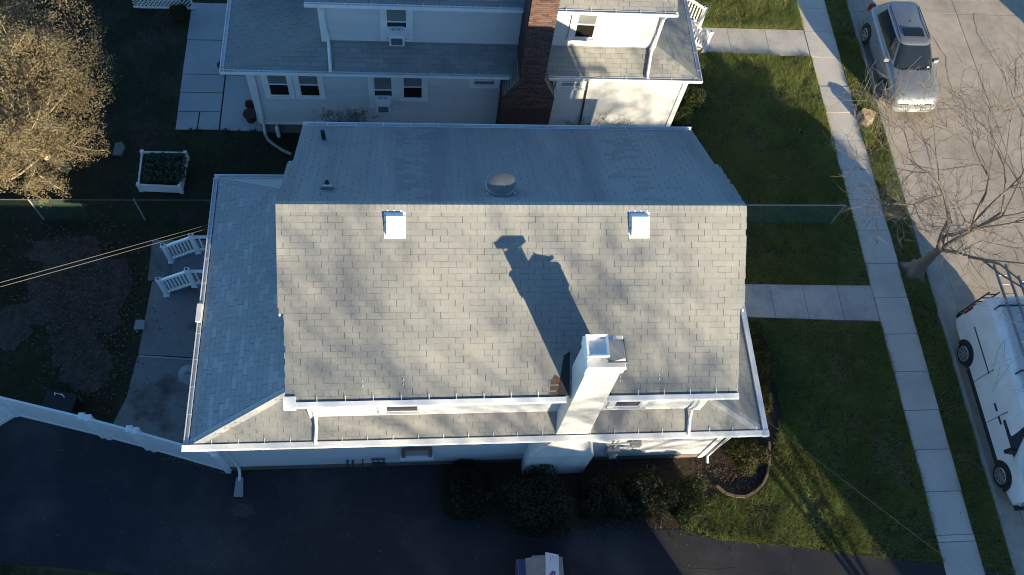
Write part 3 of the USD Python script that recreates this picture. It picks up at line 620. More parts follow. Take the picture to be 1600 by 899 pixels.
# windows
window(MH, 6.62, -.80, .0, 3.72, 4.92, .16, upper='window_glass')
window(MH, 6.62, 4.78, 5.46, 3.72, 4.92, .14, upper='window_glass')
w = put('window', B().box(-.46, -.37, 6.16, 6.25, 1.02, 1.80).box(.25, .34, 6.16, 6.25, 1.02, 1.80).box(-.37, .25, 6.16, 6.25, 1.72, 1.80), 'edging_wood', MH, label='small window with a tan blind low in the south wall')
put('pane', B().box(-.37, .25, 6.20, 6.21, 1.06, 1.72), 'curtain_glass', w)
put('sill', B().box(-.5, .38, 6.10, 6.25, .95, 1.02), 'white_paint', w)
# pipes, taps and meters on the south wall
for x, z, r in ((-1.92, .72, .05), (-1.78, .68, .045), (-1.51, .74, .03)):
    put('tap', B().tube([(x, 6.25, z), (x, 6.12, z), (x, 6.10, z - .10)], [r * .6, r * .6, r], 8), 'dark_metal', MH)
pp = B()
for x in (-1.24, -1.10, -.95): pp.tube([(x, 6.17, .92), (x, 6.17, .40)], .016, 6)
pp.tube([(-1.28, 6.17, .92), (-.90, 6.17, .92)], .02, 6); pp.box(-1.28, -.92, 6.10, 6.24, .34, .40)
put('gas_pipe', pp, 'dark_metal', MH)
em = put('electric_meter', B().box(5.05, 5.38, 6.05, 6.24, 1.0, 1.5), 'grey_metal', MH)
put('meter_dial', B().tube([(5.21, 6.05, 1.25), (5.21, 5.92, 1.25)], [.11, .10], 16), 'blind_glass', em)
cn = B(); cn.tube([(5.21, 6.14, 1.5), (5.21, 6.14, 2.6), (5.25, 6.05, 2.72)], .025, 6); cn.tube([(4.95, 6.14, 1.85), (5.75, 6.14, 2.05), (5.75, 6.14, .5)], .022, 6)
cn.box(5.62, 5.88, 6.08, 6.24, 1.7, 1.95)
put('conduit', cn, 'grey_metal', MH)
# the painted chimney
CF, CBk, CZ = 6.30, 6.95, 7.24
ch = B(); ch.hexa([(3.43, CF - .18, 2.7), (4.28, CF - .18, 2.7), (4.28, CBk, 2.7), (3.43, CBk, 2.7)], [(3.53, CF, CZ - .30), (4.28, CF, CZ - .30), (4.28, CBk, CZ - .30), (3.53, CBk, CZ - .30)])
ch.hexa([(3.527, CF, CZ - .36), (4.283, CF, CZ - .36), (4.283, CBk, CZ - .36), (3.527, CBk, CZ - .36)], [(3.49, CF - .03, CZ - .30), (4.32, CF - .03, CZ - .30), (4.32, CBk + .045, CZ - .30), (3.49, CBk + .045, CZ - .30)])
ch.box(3.49, 4.32, CF - .03, CBk + .045, CZ - .298, CZ)
ck = put('chimney', ch, 'stucco', MH, label='tall white painted chimney with grimy crown and two metal caps')
cbm = B(); cbm.box(2.86, 4.58, 5.86, 6.249, -.2, 1.85)
cbm.hexa([(2.86, 5.86, 1.85), (4.58, 5.86, 1.85), (4.58, 6.249, 1.85), (2.86, 6.249, 1.85)], [(3.43, 6.06, 2.62), (4.28, 6.06, 2.62), (4.28, 6.249, 2.62), (3.43, 6.249, 2.62)])
put('chimney_base', cbm, 'stucco', MH)
put('crown', B().hexa([(3.47, CF - .055, CZ), (4.34, CF - .055, CZ), (4.34, CBk + .06, CZ), (3.47, CBk + .06, CZ)], [(3.50, CF - .03, CZ + .07), (4.31, CF - .03, CZ + .07), (4.31, CBk + .04, CZ + .07), (3.50, CBk + .04, CZ + .07)]), 'white_paint', ck)
gr = B(); gx = random.Random(5)
for k in range(46):
    x = gx.uniform(3.50, 4.28); ww = gx.uniform(.008, .035); hh = gx.uniform(.01, .05) * (2.2 if gx.random() < .12 else 1)
    gr.box(x, x + ww, CF - .036, CF - .031, CZ - .02 - hh, CZ - .002)
put('grime', gr, 'stucco_grime', ck)
# left flue: pot with an open square tray cap; right flue: low pitched metal cap on legs
fl = B(); fl.box(3.50, 3.78, 6.44, 6.76, CZ + .07, CZ + .34)
put('flue', fl, 'grey_metal', ck)
def tray(x0, x1, y0, y1, z, d=.10, t=.045):
    m = B(); m.box(x0 + t, x1 - t, y0 + t, y1 - t, z, z + .015)
    a = [(x0, y0), (x1, y0), (x1, y1), (x0, y1)]; i = [(x0 + t, y0 + t), (x1 - t, y0 + t), (x1 - t, y1 - t), (x0 + t, y1 - t)]
    for k in range(4):
        j = (k + 1) % 4
        m.hexa([(*a[k], z), (*a[j], z), (*i[j], z), (*i[k], z)], [(*a[k], z + d), (*a[j], z + d), (*i[j], z + d * .9), (*i[k], z + d * .9)])
    return m
put('chimney_cap', tray(3.43, 3.90, 6.36, 6.84, CZ + .42), 'white_metal', ck)
lg = B()
for x in (3.52, 3.77):
    for y in (6.46, 6.74): lg.beam((x, y, CZ + .33), (x, y, CZ + .43), .02, .02)
for x in (3.98, 4.24):
    for y in (6.40, 6.80): lg.beam((x, y, CZ + .06), (x, y, CZ + .19), .02, .02)
put('cap_leg', lg, 'galvanised', ck)
z0, z1 = CZ + .18, CZ + .25
put('chimney_cap', B().add([(3.93, 6.34, z0), (4.31, 6.34, z0), (4.31, 6.86, z0), (3.93, 6.86, z0), (4.27, 6.40, z1), (3.97, 6.80, z1)], [(0, 1, 4), (1, 2, 4), (2, 3, 5), (3, 0, 5), (0, 4, 5), (2, 5, 4), (0, 2, 1), (0, 3, 2)]).beam((4.27, 6.40, z1 + .005), (3.97, 6.80, z1 + .005), .025, .025).tm(trimesh.creation.box([.42, .03, .05], trimesh.transformations.translation_matrix([4.12, 6.335, z0]))).tm(trimesh.creation.box([.03, .55, .05], trimesh.transformations.translation_matrix([4.325, 6.6, z0]))), 'galvanised', ck)
# flashing and old tar where the chimney passes the roof
def onroof(pts, lift=.016): return [(x, y, zroof(y) + lift) for x, y in pts]
put('flashing', B().slab(onroof([(3.16, 6.36), (3.44, 6.36), (3.44, 7.25), (3.30, 7.15), (3.26, 6.8)]), .012), 'black_tar', MH)
put('flashing', B().slab(onroof([(4.27, 6.36), (4.42, 6.36), (4.36, 6.72), (4.27, 6.9)]), .012), 'black_tar', MH)
put('tar_patch', B().slab(onroof([(2.98, 6.40), (3.20, 6.37), (3.22, 6.72), (3.10, 6.78), (3.0, 6.66)], .013), .010), 'rust_tar', MH, label='rust brown stained tar patch left of the chimney')
# roof vents
for x in (-.50, 5.02):
    y0, y1 = 9.46, 9.98; zf = zroof(y0); h = .17
    m = B(); xa, xb = x - .19, x + .19
    m.hexa([(xa, y0 + .05, zroof(y0 + .05)), (xb, y0 + .05, zroof(y0 + .05)), (xb, y1, zroof(y1) - .02), (xa, y1, zroof(y1) - .02)],
           [(xa, y0 + .03, zf + .11), (xb, y0 + .03, zf + .11), (xb, y0 + .36, zf + .36), (xa, y0 + .36, zf + .36)])
    v = put('box_vent', m, 'white_metal', MH)
    put('vent_flange', B().slab([(xa - .05, y0, zf + .013), (xb + .05, y0, zf + .013), (xb + .05, y1 + .02, zroof(y1 + .02) + .013), (xa - .05, y1 + .02, zroof(y1 + .02) + .013)], .008), 'white_metal', v)
# back slope: attic fan dome, pipes
dv = np.array([1.90, 10.80, zroof(10.80)])
m = B(); th = np.linspace(0, 2 * np.pi, 33)[:-1]
def ring(r, z): return np.c_[dv[0] + r * np.cos(th), dv[1] + r * np.sin(th), np.full(32, dv[2] + z)]
def lathe(prof):
    m = B(); V = [ring(r, z) for r, z in prof]; k = len(prof); f = []
    for i in range(k - 1):
        for j in range(32): f.append((i * 32 + j, i * 32 + (j + 1) % 32, (i + 1) * 32 + (j + 1) % 32, (i + 1) * 32 + j))
    return m.add(np.vstack(V), f)
av = put('attic_vent', lathe([(.24, -.25), (.24, .23)]), 'dome_shaded', MH)
put('vent_dome', lathe([(.31, .20), (.325, .21), (.33, .26), (.30, .28), (.20, .295), (.08, .30), (.001, .302)]), 'dome_shaded', av, smooth=50)
put('dome_rim', lathe([(.33, .16), (.345, .17), (.345, .262), (.332, .268)]), 'rim_sunlit', av)
for a in (-2.5, -1.9, -1.25, -.6):
    put('clip', B().box(dv[0] + .38 * math.cos(a) - .02, dv[0] + .38 * math.cos(a) + .02, dv[1] + .38 * math.sin(a) - .02, dv[1] + .38 * math.sin(a) + .02, dv[2] + .10, dv[2] + .17), 'white_metal', av)
pv = put('vent_pipe', B().cyl((-2.34, 13.15, zroof(13.15) - .1), .055, .42, 14), 'black_plastic', MH)
pv = put('vent_pipe', B().cyl((-2.03, 10.86, zroof(10.86) - .1), .05, .30, 14), 'black_plastic', MH)
put('pipe_collar', B().tube([(-2.03, 10.80, zroof(10.80) + .01), (-2.03, 10.86, zroof(10.86) + .06)], [.17, .06], 14), 'white_metal', pv)
for x, y in ((-1.25, 6.62), (-.34, 6.64), (4.62, 6.62), (5.55, 6.64)):
    for dy in (0, .09):
        put('roof_bracket', B().box(x - .012, x + .012, y + dy, y + dy + .05, zroof(y + dy), zroof(y + dy) + .035), 'white_metal', MH)

# ================================================================ THE NEIGHBOURING HOUSE (north)
NH = thing('neighbour_house', (2, 21, 0), 'white two storey house with a red brick chimney, at the top of the picture', 'house')
put('foundation', B().box(-5.04, 8.49, 17.46, 26.5, -.2, .60), 'foundation', NH)
put('wall', B().box(-5.05, 8.50, 17.45, 26.5, .60, 3.42), 'white_siding', NH)
put('siding', siding(-5.05, 2.62, 17.449, .60, 3.25, .10), 'white_siding', NH)
put('siding', siding(4.18, 8.50, 17.449, .60, 3.25, .10), 'white_siding', NH)
UY = 18.0
put('wall', B().box(-2.74, 7.26, UY, 26.0, 3.3, 5.72), 'white_siding', NH)
put('siding', siding(-2.74, 3.05, UY - .001, 3.9, 5.5, .10), 'white_siding', NH)
put('siding', siding(3.8, 7.26, UY - .001, 3.9, 5.5, .10), 'white_siding', NH)
for x in (-5.08, 8.37): put('corner_board', B().box(x, x + .16, 17.40, 17.55, .58, 3.2), 'white_paint', NH)
for x in (-2.77, 7.13): put('corner_board', B().box(x, x + .16, UY - .045, UY + .1, 3.85, 5.5), 'white_paint', NH)
put('skirting', B().box(-5.06, 8.51, 17.40, 17.449, .54, .60), 'white_paint', NH)
# skirt roof
QX0, QX1, QY0, QZ = -5.62, 8.70, 17.24, 3.36
uxw, uxe = -2.74, 7.26; GS, GW, GE = .66, .20, .40
hw, he = GW / GS, GE / GS
zs = lambda y: QZ + GS * (y - QY0)
yw, ye = QY0 + hw * (uxw - QX0), QY0 + he * (QX1 - uxe)
sk = B()
sk.slab([(QX0, QY0, QZ - .01), (QX1, QY0, QZ - .01), (uxe, ye, zs(ye) - .01), (uxe, UY + .03, zs(UY + .03) - .01), (uxw, UY + .03, zs(UY + .03) - .01), (uxw, yw, zs(yw) - .01)], .10)
sk.slab([(QX0, 26.4, QZ - .01), (QX0, QY0, QZ - .01), (uxw, yw, QZ + GW * (uxw - QX0) - .01), (uxw, 26.4, QZ + GW * (uxw - QX0) - .01)], .10)
sk.slab([(QX1, QY0, QZ - .01), (QX1, 26.4, QZ - .01), (uxe, 26.4, QZ + GE * (QX1 - uxe) - .01), (uxe, ye, QZ + GE * (QX1 - uxe) - .01)], .10)
put('skirt_roof', sk, 'roof_deck', NH)
c = 1 / math.hypot(1, GS); s = GS * c
ns = tabs((0, QY0, QZ), (1, 0, 0), (0, c, s), (0, -s, c), (max(yw, ye) - QY0) / c, lambda v: (QX0 + v * c / hw, QX1 - v * c / he))
ns = [a for a in ns if not (uxw + .02 < a[0][:4, 0].mean() < uxe - .02 and a[0][:4, 1].mean() > UY + .03)]
c2 = 1 / math.hypot(1, GW); s2 = GW * c2
nw = tabs((QX0, 0, QZ), (0, -1, 0), (c2, 0, s2), (-s2, 0, c2), (uxw - QX0) / c2, lambda v: (-26.3, -(QY0 + hw * v * c2)))
c3 = 1 / math.hypot(1, GE); s3 = GE * c3
ne = tabs((QX1, 0, QZ), (0, 1, 0), (-c3, 0, s3), (s3, 0, c3), (QX1 - uxe) / c3, lambda v: (QY0 + he * v * c3, 26.3))
hip = caps((QX0, QY0, QZ), (uxw, yw, zs(yw)), (0, -s, c), (-s2, 0, c2), w=.13) + caps((QX1, QY0, QZ), (uxe, ye, zs(ye)), (0, -s, c), (s3, 0, c3), w=.13)
# main roof
NE_, NEY, NRY, NRZ = 5.62, 17.76, 22.0, 8.05
k = (NRZ - NE_) / (NRY - NEY)
put('roof', B().slab([(-3.05, NEY, NE_ - .01), (7.5, NEY, NE_ - .01), (7.5, NRY, NRZ - .01), (-3.05, NRY, NRZ - .01)], .14).slab([(-3.05, NRY, NRZ - .01), (7.5, NRY, NRZ - .01), (7.5, 26.3, NE_ - .01), (-3.05, 26.3, NE_ - .01)], .14), 'roof_deck', NH)
m = B()
for x in (-2.74, 7.14): m.add([(x, 18.0, 5.6), (x + .12, 18.0, 5.6), (x + .12, 26.0, 5.6), (x, 26.0, 5.6), (x, NRY, NRZ - .2), (x + .12, NRY, NRZ - .2)], [(0, 4, 3), (1, 2, 5), (0, 1, 5), (0, 5, 4), (3, 4, 5), (3, 5, 2)])
put('gable_wall', m, 'white_siding', NH)
c4 = 1 / math.hypot(1, k); s4_ = k * c4
nm = tabs((0, NEY, NE_), (1, 0, 0), (0, c4, s4_), (0, -s4_, c4), (NRY - NEY) / c4, lambda v: (-3.05, 7.5))
rs = put('skirt_slope', B().slab([(-2.5, QY0 + .03, QZ + .006), (7.0, QY0 + .03, QZ + .006), (7.0, UY - .06, zs(UY - .06) - .012), (-2.5, UY - .06, zs(UY - .06) - .012)], .02), 'roof_deck', NH)
near = [a for a in ns if -5.6 < a[0][:4, 0].mean() < 9]
singles = near[:298]
for a in singles: put('shingle', a, 'neighbour_shingle', rs)
put('shingles', join(near[298:] + nw + ne + nm + hip), 'neighbour_shingle', NH, kind='stuff')
# gutters
m = B(); gutter_open(m, (-5.73, QY0 - .12, QZ + .03), (3.0, QY0 - .12, QZ + .03), (0, 1, 0)); put('gutter', m, 'white_metal', NH)
m = B(); gutter_open(m, (3.84, QY0 - .12, QZ + .03), (8.83, QY0 - .12, QZ + .03), (0, 1, 0)); put('gutter', m, 'white_metal', NH)
m = B(); gutter_open(m, (-5.73, 26.4, QZ + .03), (-5.73, QY0 - .10, QZ + .03), (1, 0, 0)); put('gutter', m, 'white_metal', NH)
m = B(); gutter_open(m, (8.82, QY0 - .10, QZ + .03), (8.82, 26.4, QZ + .03), (-1, 0, 0)); put('gutter', m, 'white_metal', NH)
m = B(); gutter_open(m, (-3.07, NEY - .12, NE_ + .03), (3.0, NEY - .12, NE_ + .03), (0, 1, 0)); put('gutter', m, 'white_metal', NH)
m = B(); gutter_open(m, (3.84, NEY - .12, NE_ + .03), (7.52, NEY - .12, NE_ + .03), (0, 1, 0)); put('gutter', m, 'white_metal', NH)
m = B(); m.box(-5.66, 8.74, QY0 - .005, QY0 + .02, QZ - .16, QZ - .02); m.box(-3.05, 7.5, NEY - .005, NEY + .02, NE_ - .16, NE_ - .02); m.box(-5.6, 8.7, QY0 + .021, 17.45, QZ - .17, QZ - .15); m.box(-3.0, 7.45, NEY + .021, 18.0, NE_ - .17, NE_ - .15)
put('soffit', m, 'white_paint', NH)
for pts in ([(-2.62, 17.70, 5.52), (-2.60, 17.90, 5.2), (-2.58, 17.93, 4.1), (-2.56, 17.78, 3.84), (-2.53, 17.25, 3.48), (-2.53, 17.17, 3.42)], [(7.20, 17.70, 5.52), (7.20, 17.90, 5.2), (7.18, 17.93, 4.1), (7.15, 17.78, 3.84), (7.06, 17.25, 3.48), (7.06, 17.17, 3.42)],
            [(-4.82, 17.20, 3.25), (-4.86, 17.36, 2.95), (-4.90, 17.37, 1.4), (-4.94, 17.37, .35), (-4.95, 17.33, .10)]):
    put('downspout', B().tube(pts, .048, 6), 'white_metal', NH)
put('drain_pipe', B().tube([(-4.95, 17.33, .10), (-4.84, 17.12, .06), (-4.62, 16.92, .06), (-4.36, 16.72, .06), (-4.08, 16.57, .06)], .055, 8), 'galvanised', NH)
put('conduit', B().tube([(5.30, 17.40, 3.2), (5.34, 17.40, 2.4), (5.42, 17.40, .55)], .03, 6), 'dark_metal', NH)
put('vent_pipe', B().tube([(-4.52, 17.30, .02), (-4.52, 17.30, .50), (-4.51, 17.30, .52), (-4.50, 17.30, .70)], [.06, .06, .035, .012], 10), 'white_paint', NH)
window(NH, 17.45, -4.50, -3.88, 1.98, 3.10, .14)
window(NH, 17.45, -3.58, -2.96, 1.98, 3.10, .14)
window(NH, 17.45, -1.33, -.74, 1.62, 3.10, .16)
window(NH, 17.45, -.43, .19, 1.95, 3.10, .16)
window(NH, 17.45, 1.74, 2.42, 2.66, 3.12, .14, glass='blind_glass')
window(NH, 17.45, 4.46, 5.12, 2.66, 3.12, .14, glass='curtain_glass', upper='curtain_glass')
window(NH, UY, -.87, -.26, 4.08, 5.42, .17)
window(NH, UY, 4.68, 5.28, 4.26, 5.42, .17)
def aircon(y, x0, x1, z0, z1, label):
    t = thing('window_air_conditioner', ((x0 + x1) / 2, y - .2, z0), label, 'air conditioner')
    put('case', B().box(x0, x1, y - .42, y - .045, z0, z1), 'ac_beige', t)
    put('grille', B().box(x0 + .05, x1 - .05, y - .428, y - .421, z0 + .04, z0 + (z1 - z0) * .78), 'ac_grille', t)
    m = B()
    for i in range(7):
        z = z0 + .05 + i * (z1 - z0) * .72 / 7; m.box(x0 + .055, x1 - .055, y - .434, y - .429, z, z + .008)
    put('louvre', m, 'grey_metal', t)
    put('side_panel', B().box(x0 - .09, x0 - .002, y - .062, y - .044, z0, z1 - .02), 'white_vinyl', t)
    put('side_panel', B().box(x1 + .002, x1 + .09, y - .062, y - .044, z0, z1 - .02), 'white_vinyl', t)
    for q in (.08, .24): put('top_vent', B().box(x0 + q, x0 + q + .08, y - .20, y - .14, z1 + .001, z1 + .006), 'grey_metal', t)
aircon(17.45, -1.25, -.83, 1.69, 2.10, 'beige window air conditioner in the ground floor window of the brick chimney house')
aircon(UY, -.78, -.35, 4.15, 4.56, 'beige window air conditioner in the upper floor window of the brick chimney house')
# brick chimney: mortar core and every course laid brick by brick
BY0, BY1 = 16.74, 17.44
def prof(z):
    if z < 2.98: return 2.60, 4.20
    if z < 3.78: k = (z - 2.98) / .8; return 2.60 + .45 * k, 4.20 - .40 * k
    return 3.05, 3.80
bc = B(); P_ = [(2.61, -.1), (4.19, -.1), (4.19, 2.98), (3.79, 3.78), (3.79, 8.6), (3.06, 8.6), (3.06, 3.78), (2.61, 2.98)]
ext = trimesh.creation.extrude_polygon(Polygon(P_), BY1 + .5 - BY0 - .012, engine='earcut')
v = ext.vertices.copy(); ext.vertices = np.c_[v[:, 0], BY0 + .012 + v[:, 2], v[:, 1]]; ext.invert()
bcp = put('brick_chimney', bc.tm(ext), 'mortar', NH)
frontb, sideb = [], []
row = 0; z = .02
while z < 8.5:
    a, b = prof(z); a2, b2 = prof(z + .06); a, b = max(a, a2), min(b, b2); x = a - (row % 2) * .105
    while x < b:
        q0, q1 = max(x, a), min(x + .20, b); j = R.uniform(-.003, .003)
        if q1 - q0 > .03: frontb.append(B().box(q0, q1, BY0 + j, BY0 + .05, z, z + .060).get())
        x += .212
    for sx in (-1, 1):
        y = BY0 + .055 + (row % 2) * .105
        while y < BY1 + .45:
            xx = a if sx < 0 else b; j = R.uniform(-.002, .003)
            sideb.append(B().box(*( (xx - .004 - j, xx + .03) if sx < 0 else (xx - .03, xx + .004 + j)), y, min(y + .20, BY1 + .48), z, z + .060).get()); y += .212
    z += .0735; row += 1
vis = [f for f in frontb if 1.2 < f[0][:, 2].mean() < 7.0]
sing = vis[-300:]
ids = {id(f) for f in sing}
for f in sing: put('brick', f, 'brick_red', bcp)
put('bricks', join([f for f in frontb if id(f) not in ids] + sideb), 'brick_red', bcp, kind='stuff')
put('chimney_cap', B().box(2.95, 3.90, BY0 - .08, BY1 + .55, 8.6, 8.72), 'mortar', NH)
# porch with two stair railings towards the pavement
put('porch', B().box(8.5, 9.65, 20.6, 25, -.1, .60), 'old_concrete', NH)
st = B()
for i in range(3): st.box(9.65 + i * .28, 9.65 + (i + 1) * .28, 21.36, 22.50, -.1, .45 - i * .15)
put('porch_step', st, 'path_concrete', NH)
def stair_rail(name, y, xa, xb, za, zb, label, group, flat=None, n=8, ends=(True, True), topmat='white_vinyl', h=.85):
    """A vinyl stair rail from the top post (xa, za) down to the bottom post (xb, zb); flat: it runs on level to this x."""
    t = thing(name, ((xa + xb) / 2, y, min(za, zb)), label, 'stair railing', group)
    for x, z in ((xa, za), (xb, zb)):
        p = put('post', B().box(x - .055, x + .055, y - .055, y + .055, z, z + 1.0), topmat, t)
        cp = B(); cp.hexa([(x - .075, y - .075, z + 1.0), (x + .075, y - .075, z + 1.0), (x + .075, y + .075, z + 1.0), (x - .075, y + .075, z + 1.0)], [(x - .05, y - .05, z + 1.045), (x + .05, y - .05, z + 1.045), (x + .05, y + .05, z + 1.045), (x - .05, y + .05, z + 1.045)])
        put('post_cap', cp, topmat, p); put('cap_light', B().box(x - .028, x + .028, y - .028, y + .028, z + 1.046, z + 1.056), 'dark_metal', p)
        put('post_skirt', B().box(x - .085, x + .085, y - .085, y + .085, z + .001, z + .05), topmat, p)
    segs = [((xa, za), (xb, zb), n)] + ([((flat, za), (xa, za), 4)] if flat is not None else [])
    for (x0, z0), (x1, z1), k in segs:
        put('top_rail', B().beam((x0, y, z0 + .90), (x1, y, z1 + .90), .07, .07), topmat, t)
        put('bottom_rail', B().beam((x0, y, z0 + .16), (x1, y, z1 + .16), .05, .06), topmat, t)
        for i in range(k):
            f = (i + .7) / (k + .4); x = x0 + (x1 - x0) * f; z = z0 + (z1 - z0) * f
            put('baluster', B().box(x - .02, x + .02, y - .02, y + .02, z + .18, z + .88), topmat, t)
    return t
stair_rail('stair_railing', 21.33, 9.62, 10.50, .60, .02, 'white stair railing on the near side of the neighbouring porch steps', None, flat=9.0, n=7)
stair_rail('stair_railing', 22.50, 9.62, 10.50, .60, .02, 'white stair railing on the far side of the neighbouring porch steps', None, flat=9.0, n=7)

# ---------------------------------------------------------------- back steps of the corner house
BS = thing('back_steps', (-6.4, 12.1, 0), 'grey painted wooden back steps between two white stair railings', 'steps')
for i, x in enumerate((-7.30, -7.02, -6.74)):
    put('tread', B().box(x, x + .29, 11.62, 12.62, .16 * i + .12, .16 * i + .16), 'step_paint', BS)
    put('riser', B().box(x + .02, x + .04, 11.62, 12.62, .16 * i, .16 * i + .12), 'step_paint', BS)
for k, y in enumerate(np.arange(11.5, 12.7, .15)): put('deck_board', B().box(-6.46, -5.22, y, y + .142, .60, .64), 'step_paint', BS)
put('deck_frame', B().box(-6.44, -5.22, 11.52, 12.72, .0, .595), 'step_paint', BS)
stair_rail('stair_railing', 12.66, -6.47, -7.40, .62, .02, 'white stair railing on the far side of the grey back steps', None, flat=-5.3)
stair_rail('stair_railing', 11.55, -6.47, -7.40, .62, .02, 'white stair railing on the near side of the grey back steps', None, flat=-5.3)

# ---------------------------------------------------------------- fences
VF = thing('vinyl_fence', (-8, 7.1, 0), 'white vinyl privacy fence across the end of the black driveway', 'fence')
FP = [(-10.95, 7.93), (-8.56, 7.27), (-7.34, 6.90), (-5.16, 6.20)]
def vinyl_panel(a, b, z1=1.72, post=True):
    a, b = np.array(a), np.array(b); d = b - a; L = np.linalg.norm(d); d /= L; n = np.array([-d[1], d[0]])
    for zz, hh in ((.10, .14), (z1 - .08, .14)):
        put('rail', B().beam((*a, zz), (*b, zz), .055, hh), 'white_vinyl', VF)
    k = int(round((L - .1) / .165)); w = (L - .1) / k
    for i in range(k):
        p = a + d * (.05 + i * w + .004); q = a + d * (.05 + (i + 1) * w - .004); j = n * R.uniform(-.002, .002)
        put('board', B().beam((*(p + j), (.17 + z1 - .15) / 2), (*(q + j), (.17 + z1 - .15) / 2), .022, z1 - .32), 'white_vinyl', VF)
def vinyl_post(x, y, z1=1.86, cap=True):
    p = put('post', B().box(x - .065, x + .065, y - .065, y + .065, -.05, z1 - .04), 'white_vinyl', VF)
    if cap: put('post_cap', B().hexa([(x - .085, y - .085, z1 - .04), (x + .085, y - .085, z1 - .04), (x + .085, y + .085, z1 - .04), (x - .085, y + .085, z1 - .04)], [(x - .05, y - .05, z1 + .02), (x + .05, y - .05, z1 + .02), (x + .05, y + .05, z1 + .02), (x - .05, y + .05, z1 + .02)]), 'white_vinyl', p)
for a, b in zip(FP, FP[1:]): vinyl_panel(a, b)
for q in FP: vinyl_post(*q)
dd = np.array(FP[2]) - FP[1]; dd = dd / np.linalg.norm(dd)
vinyl_post(*(np.array(FP[1]) + dd * .17)); vinyl_post(*(np.array(FP[2]) + dd * .17))
vinyl_panel((-10.98, 7.90), (-12.6, 6.75)); vinyl_post(-12.6, 6.75)
def chain_fence(name, x0, x1, y, h, posts, label, pitch=.062, r=.0045, slats=None, gaps=()):
    t = thing(name, ((x0 + x1) / 2, y, 0), label, 'fence')
    for x in posts: put('post', B().cyl((x, y, -.1), .026, h + .13, 8), 'galvanised', t)
    put('top_rail', B().tube([(x0, y, h), (x1, y, h)], .019, 6), 'old_rail' if slats else 'galvanised', t)
    m = B(); hh = h - .06
    for k in np.arange(x0 - hh, x1, pitch):
        for sgn in (1, -1):
            a, b = (k, k + hh); za, zb = (.04, .04 + hh) if sgn > 0 else (.04 + hh, .04)
            f0 = max(0, (x0 - a) / hh); f1 = min(1, (x1 - a) / hh)
            if f1 > f0: m.tube([(a + hh * f0, y + .012 * sgn, za + (zb - za) * f0), (a + hh * f1, y + .012 * sgn, za + (zb - za) * f1)], r, 3, caps=False)
    put('chain_mesh', m, 'slat_green' if slats else 'green_vinyl', t)
    if slats:
        for x in np.arange(slats[0], slats[1], .075): put('privacy_slat', B().box(x, x + .06, y - .004, y + .004, .06, h - .05), 'slat_green', t)
chain_fence('chain_link_fence', 10.0, 13.80, 14.03, 1.15, (10.3, 13.78), 'green mesh fence between the two front lawns', r=.0046, pitch=.056)
chain_fence('chain_link_fence', -14.5, -5.9, 14.13, 1.15, (-14.0, -11.33, -8.36, -5.95), 'green chain link fence across the dark back yard', slats=(-11.28, -9.95), r=.0018, pitch=.08)

# ================================================================ VEHICLES
def wheel(par, x, y, z, r, w, side, rim='alloy', spokes=5):
    """A wheel on the side of a vehicle (side -1: it faces -x)."""
    m = B(); c = np.array([x, y, z])
    m.tube([c + [-side * w, 0, 0], c + [-side * w * .9, 0, 0], c + [-side * .02, 0, 0], c], [r * .93, r, r, r * .93], 24)
    t = put('wheel', m, 'rubber', par)
    d = B(); d.tube([c + [-side * .005, 0, 0], c + [side * .004, 0, 0]], [r * .66, r * .66], 20)
    put('rim_backing', d, 'dark_metal', t)
    m = B(); o = c + [side * .012, 0, 0]
    for k in range(spokes):
        a = 2 * math.pi * k / spokes + .3; e = o + [0, math.cos(a) * r * .62, math.sin(a) * r * .62]
        m.beam(o, e, .075, .02, up=(1, 0, 0))
    th = np.linspace(0, 2 * np.pi, 21); m.tube([o + [0, math.cos(q) * r * .62, math.sin(q) * r * .62] for q in th], .022, 5, caps=False)
    m.tube([o + [-.01, 0, 0], o + [side * .015, 0, 0]], [.06, .05], 10)
    put('rim', m, rim, t)
def loft(secs, cx, cy, cz):
    """Body from cross sections (y, [(half width, height) from sill to roof centre])."""
    V = []; k = None
    for y, pr_ in secs:
        ring = [(cx - w, cy + y, cz + z) for w, z in pr_] + [(cx + w, cy + y, cz + z) for w, z in pr_[::-1] if w > 1e-6]
        k = len(ring); V += ring
    f = []
    for i in range(len(secs) - 1):
        for j in range(k): a, b = i * k + j, i * k + (j + 1) % k; f.append((a, b, b + k, a + k))
    F = [(q[0], q[1], q[2]) for q in f] + [(q[0], q[2], q[3]) for q in f]
    F += [(0, j + 1, j) for j in range(1, k - 1)]
    o = (len(secs) - 1) * k; F += [(o, o + j, o + j + 1) for j in range(1, k - 1)]
    tm = trimesh.Trimesh(np.array(V), np.array(F), process=False); tm.fix_normals(); return tm
SX, SY, SZ = 17.80, 20.83, -.10
CAR = thing('parked_car', (SX, SY, SZ), 'silver grey sport utility car parked at the kerb with a dark sunroof', 'car')
def sec(y, wb, wm, wt, zb, z1, z2, zt): return (y, [(wb, zb), (wm, z1), (wm, (z1 + z2) / 2), (wm * .99, z2), (wt + (wm - wt) * .45, zt - (zt - z2) * .22), (wt * .82, zt), (wt * .4, zt + .018), (0, zt + .024)])
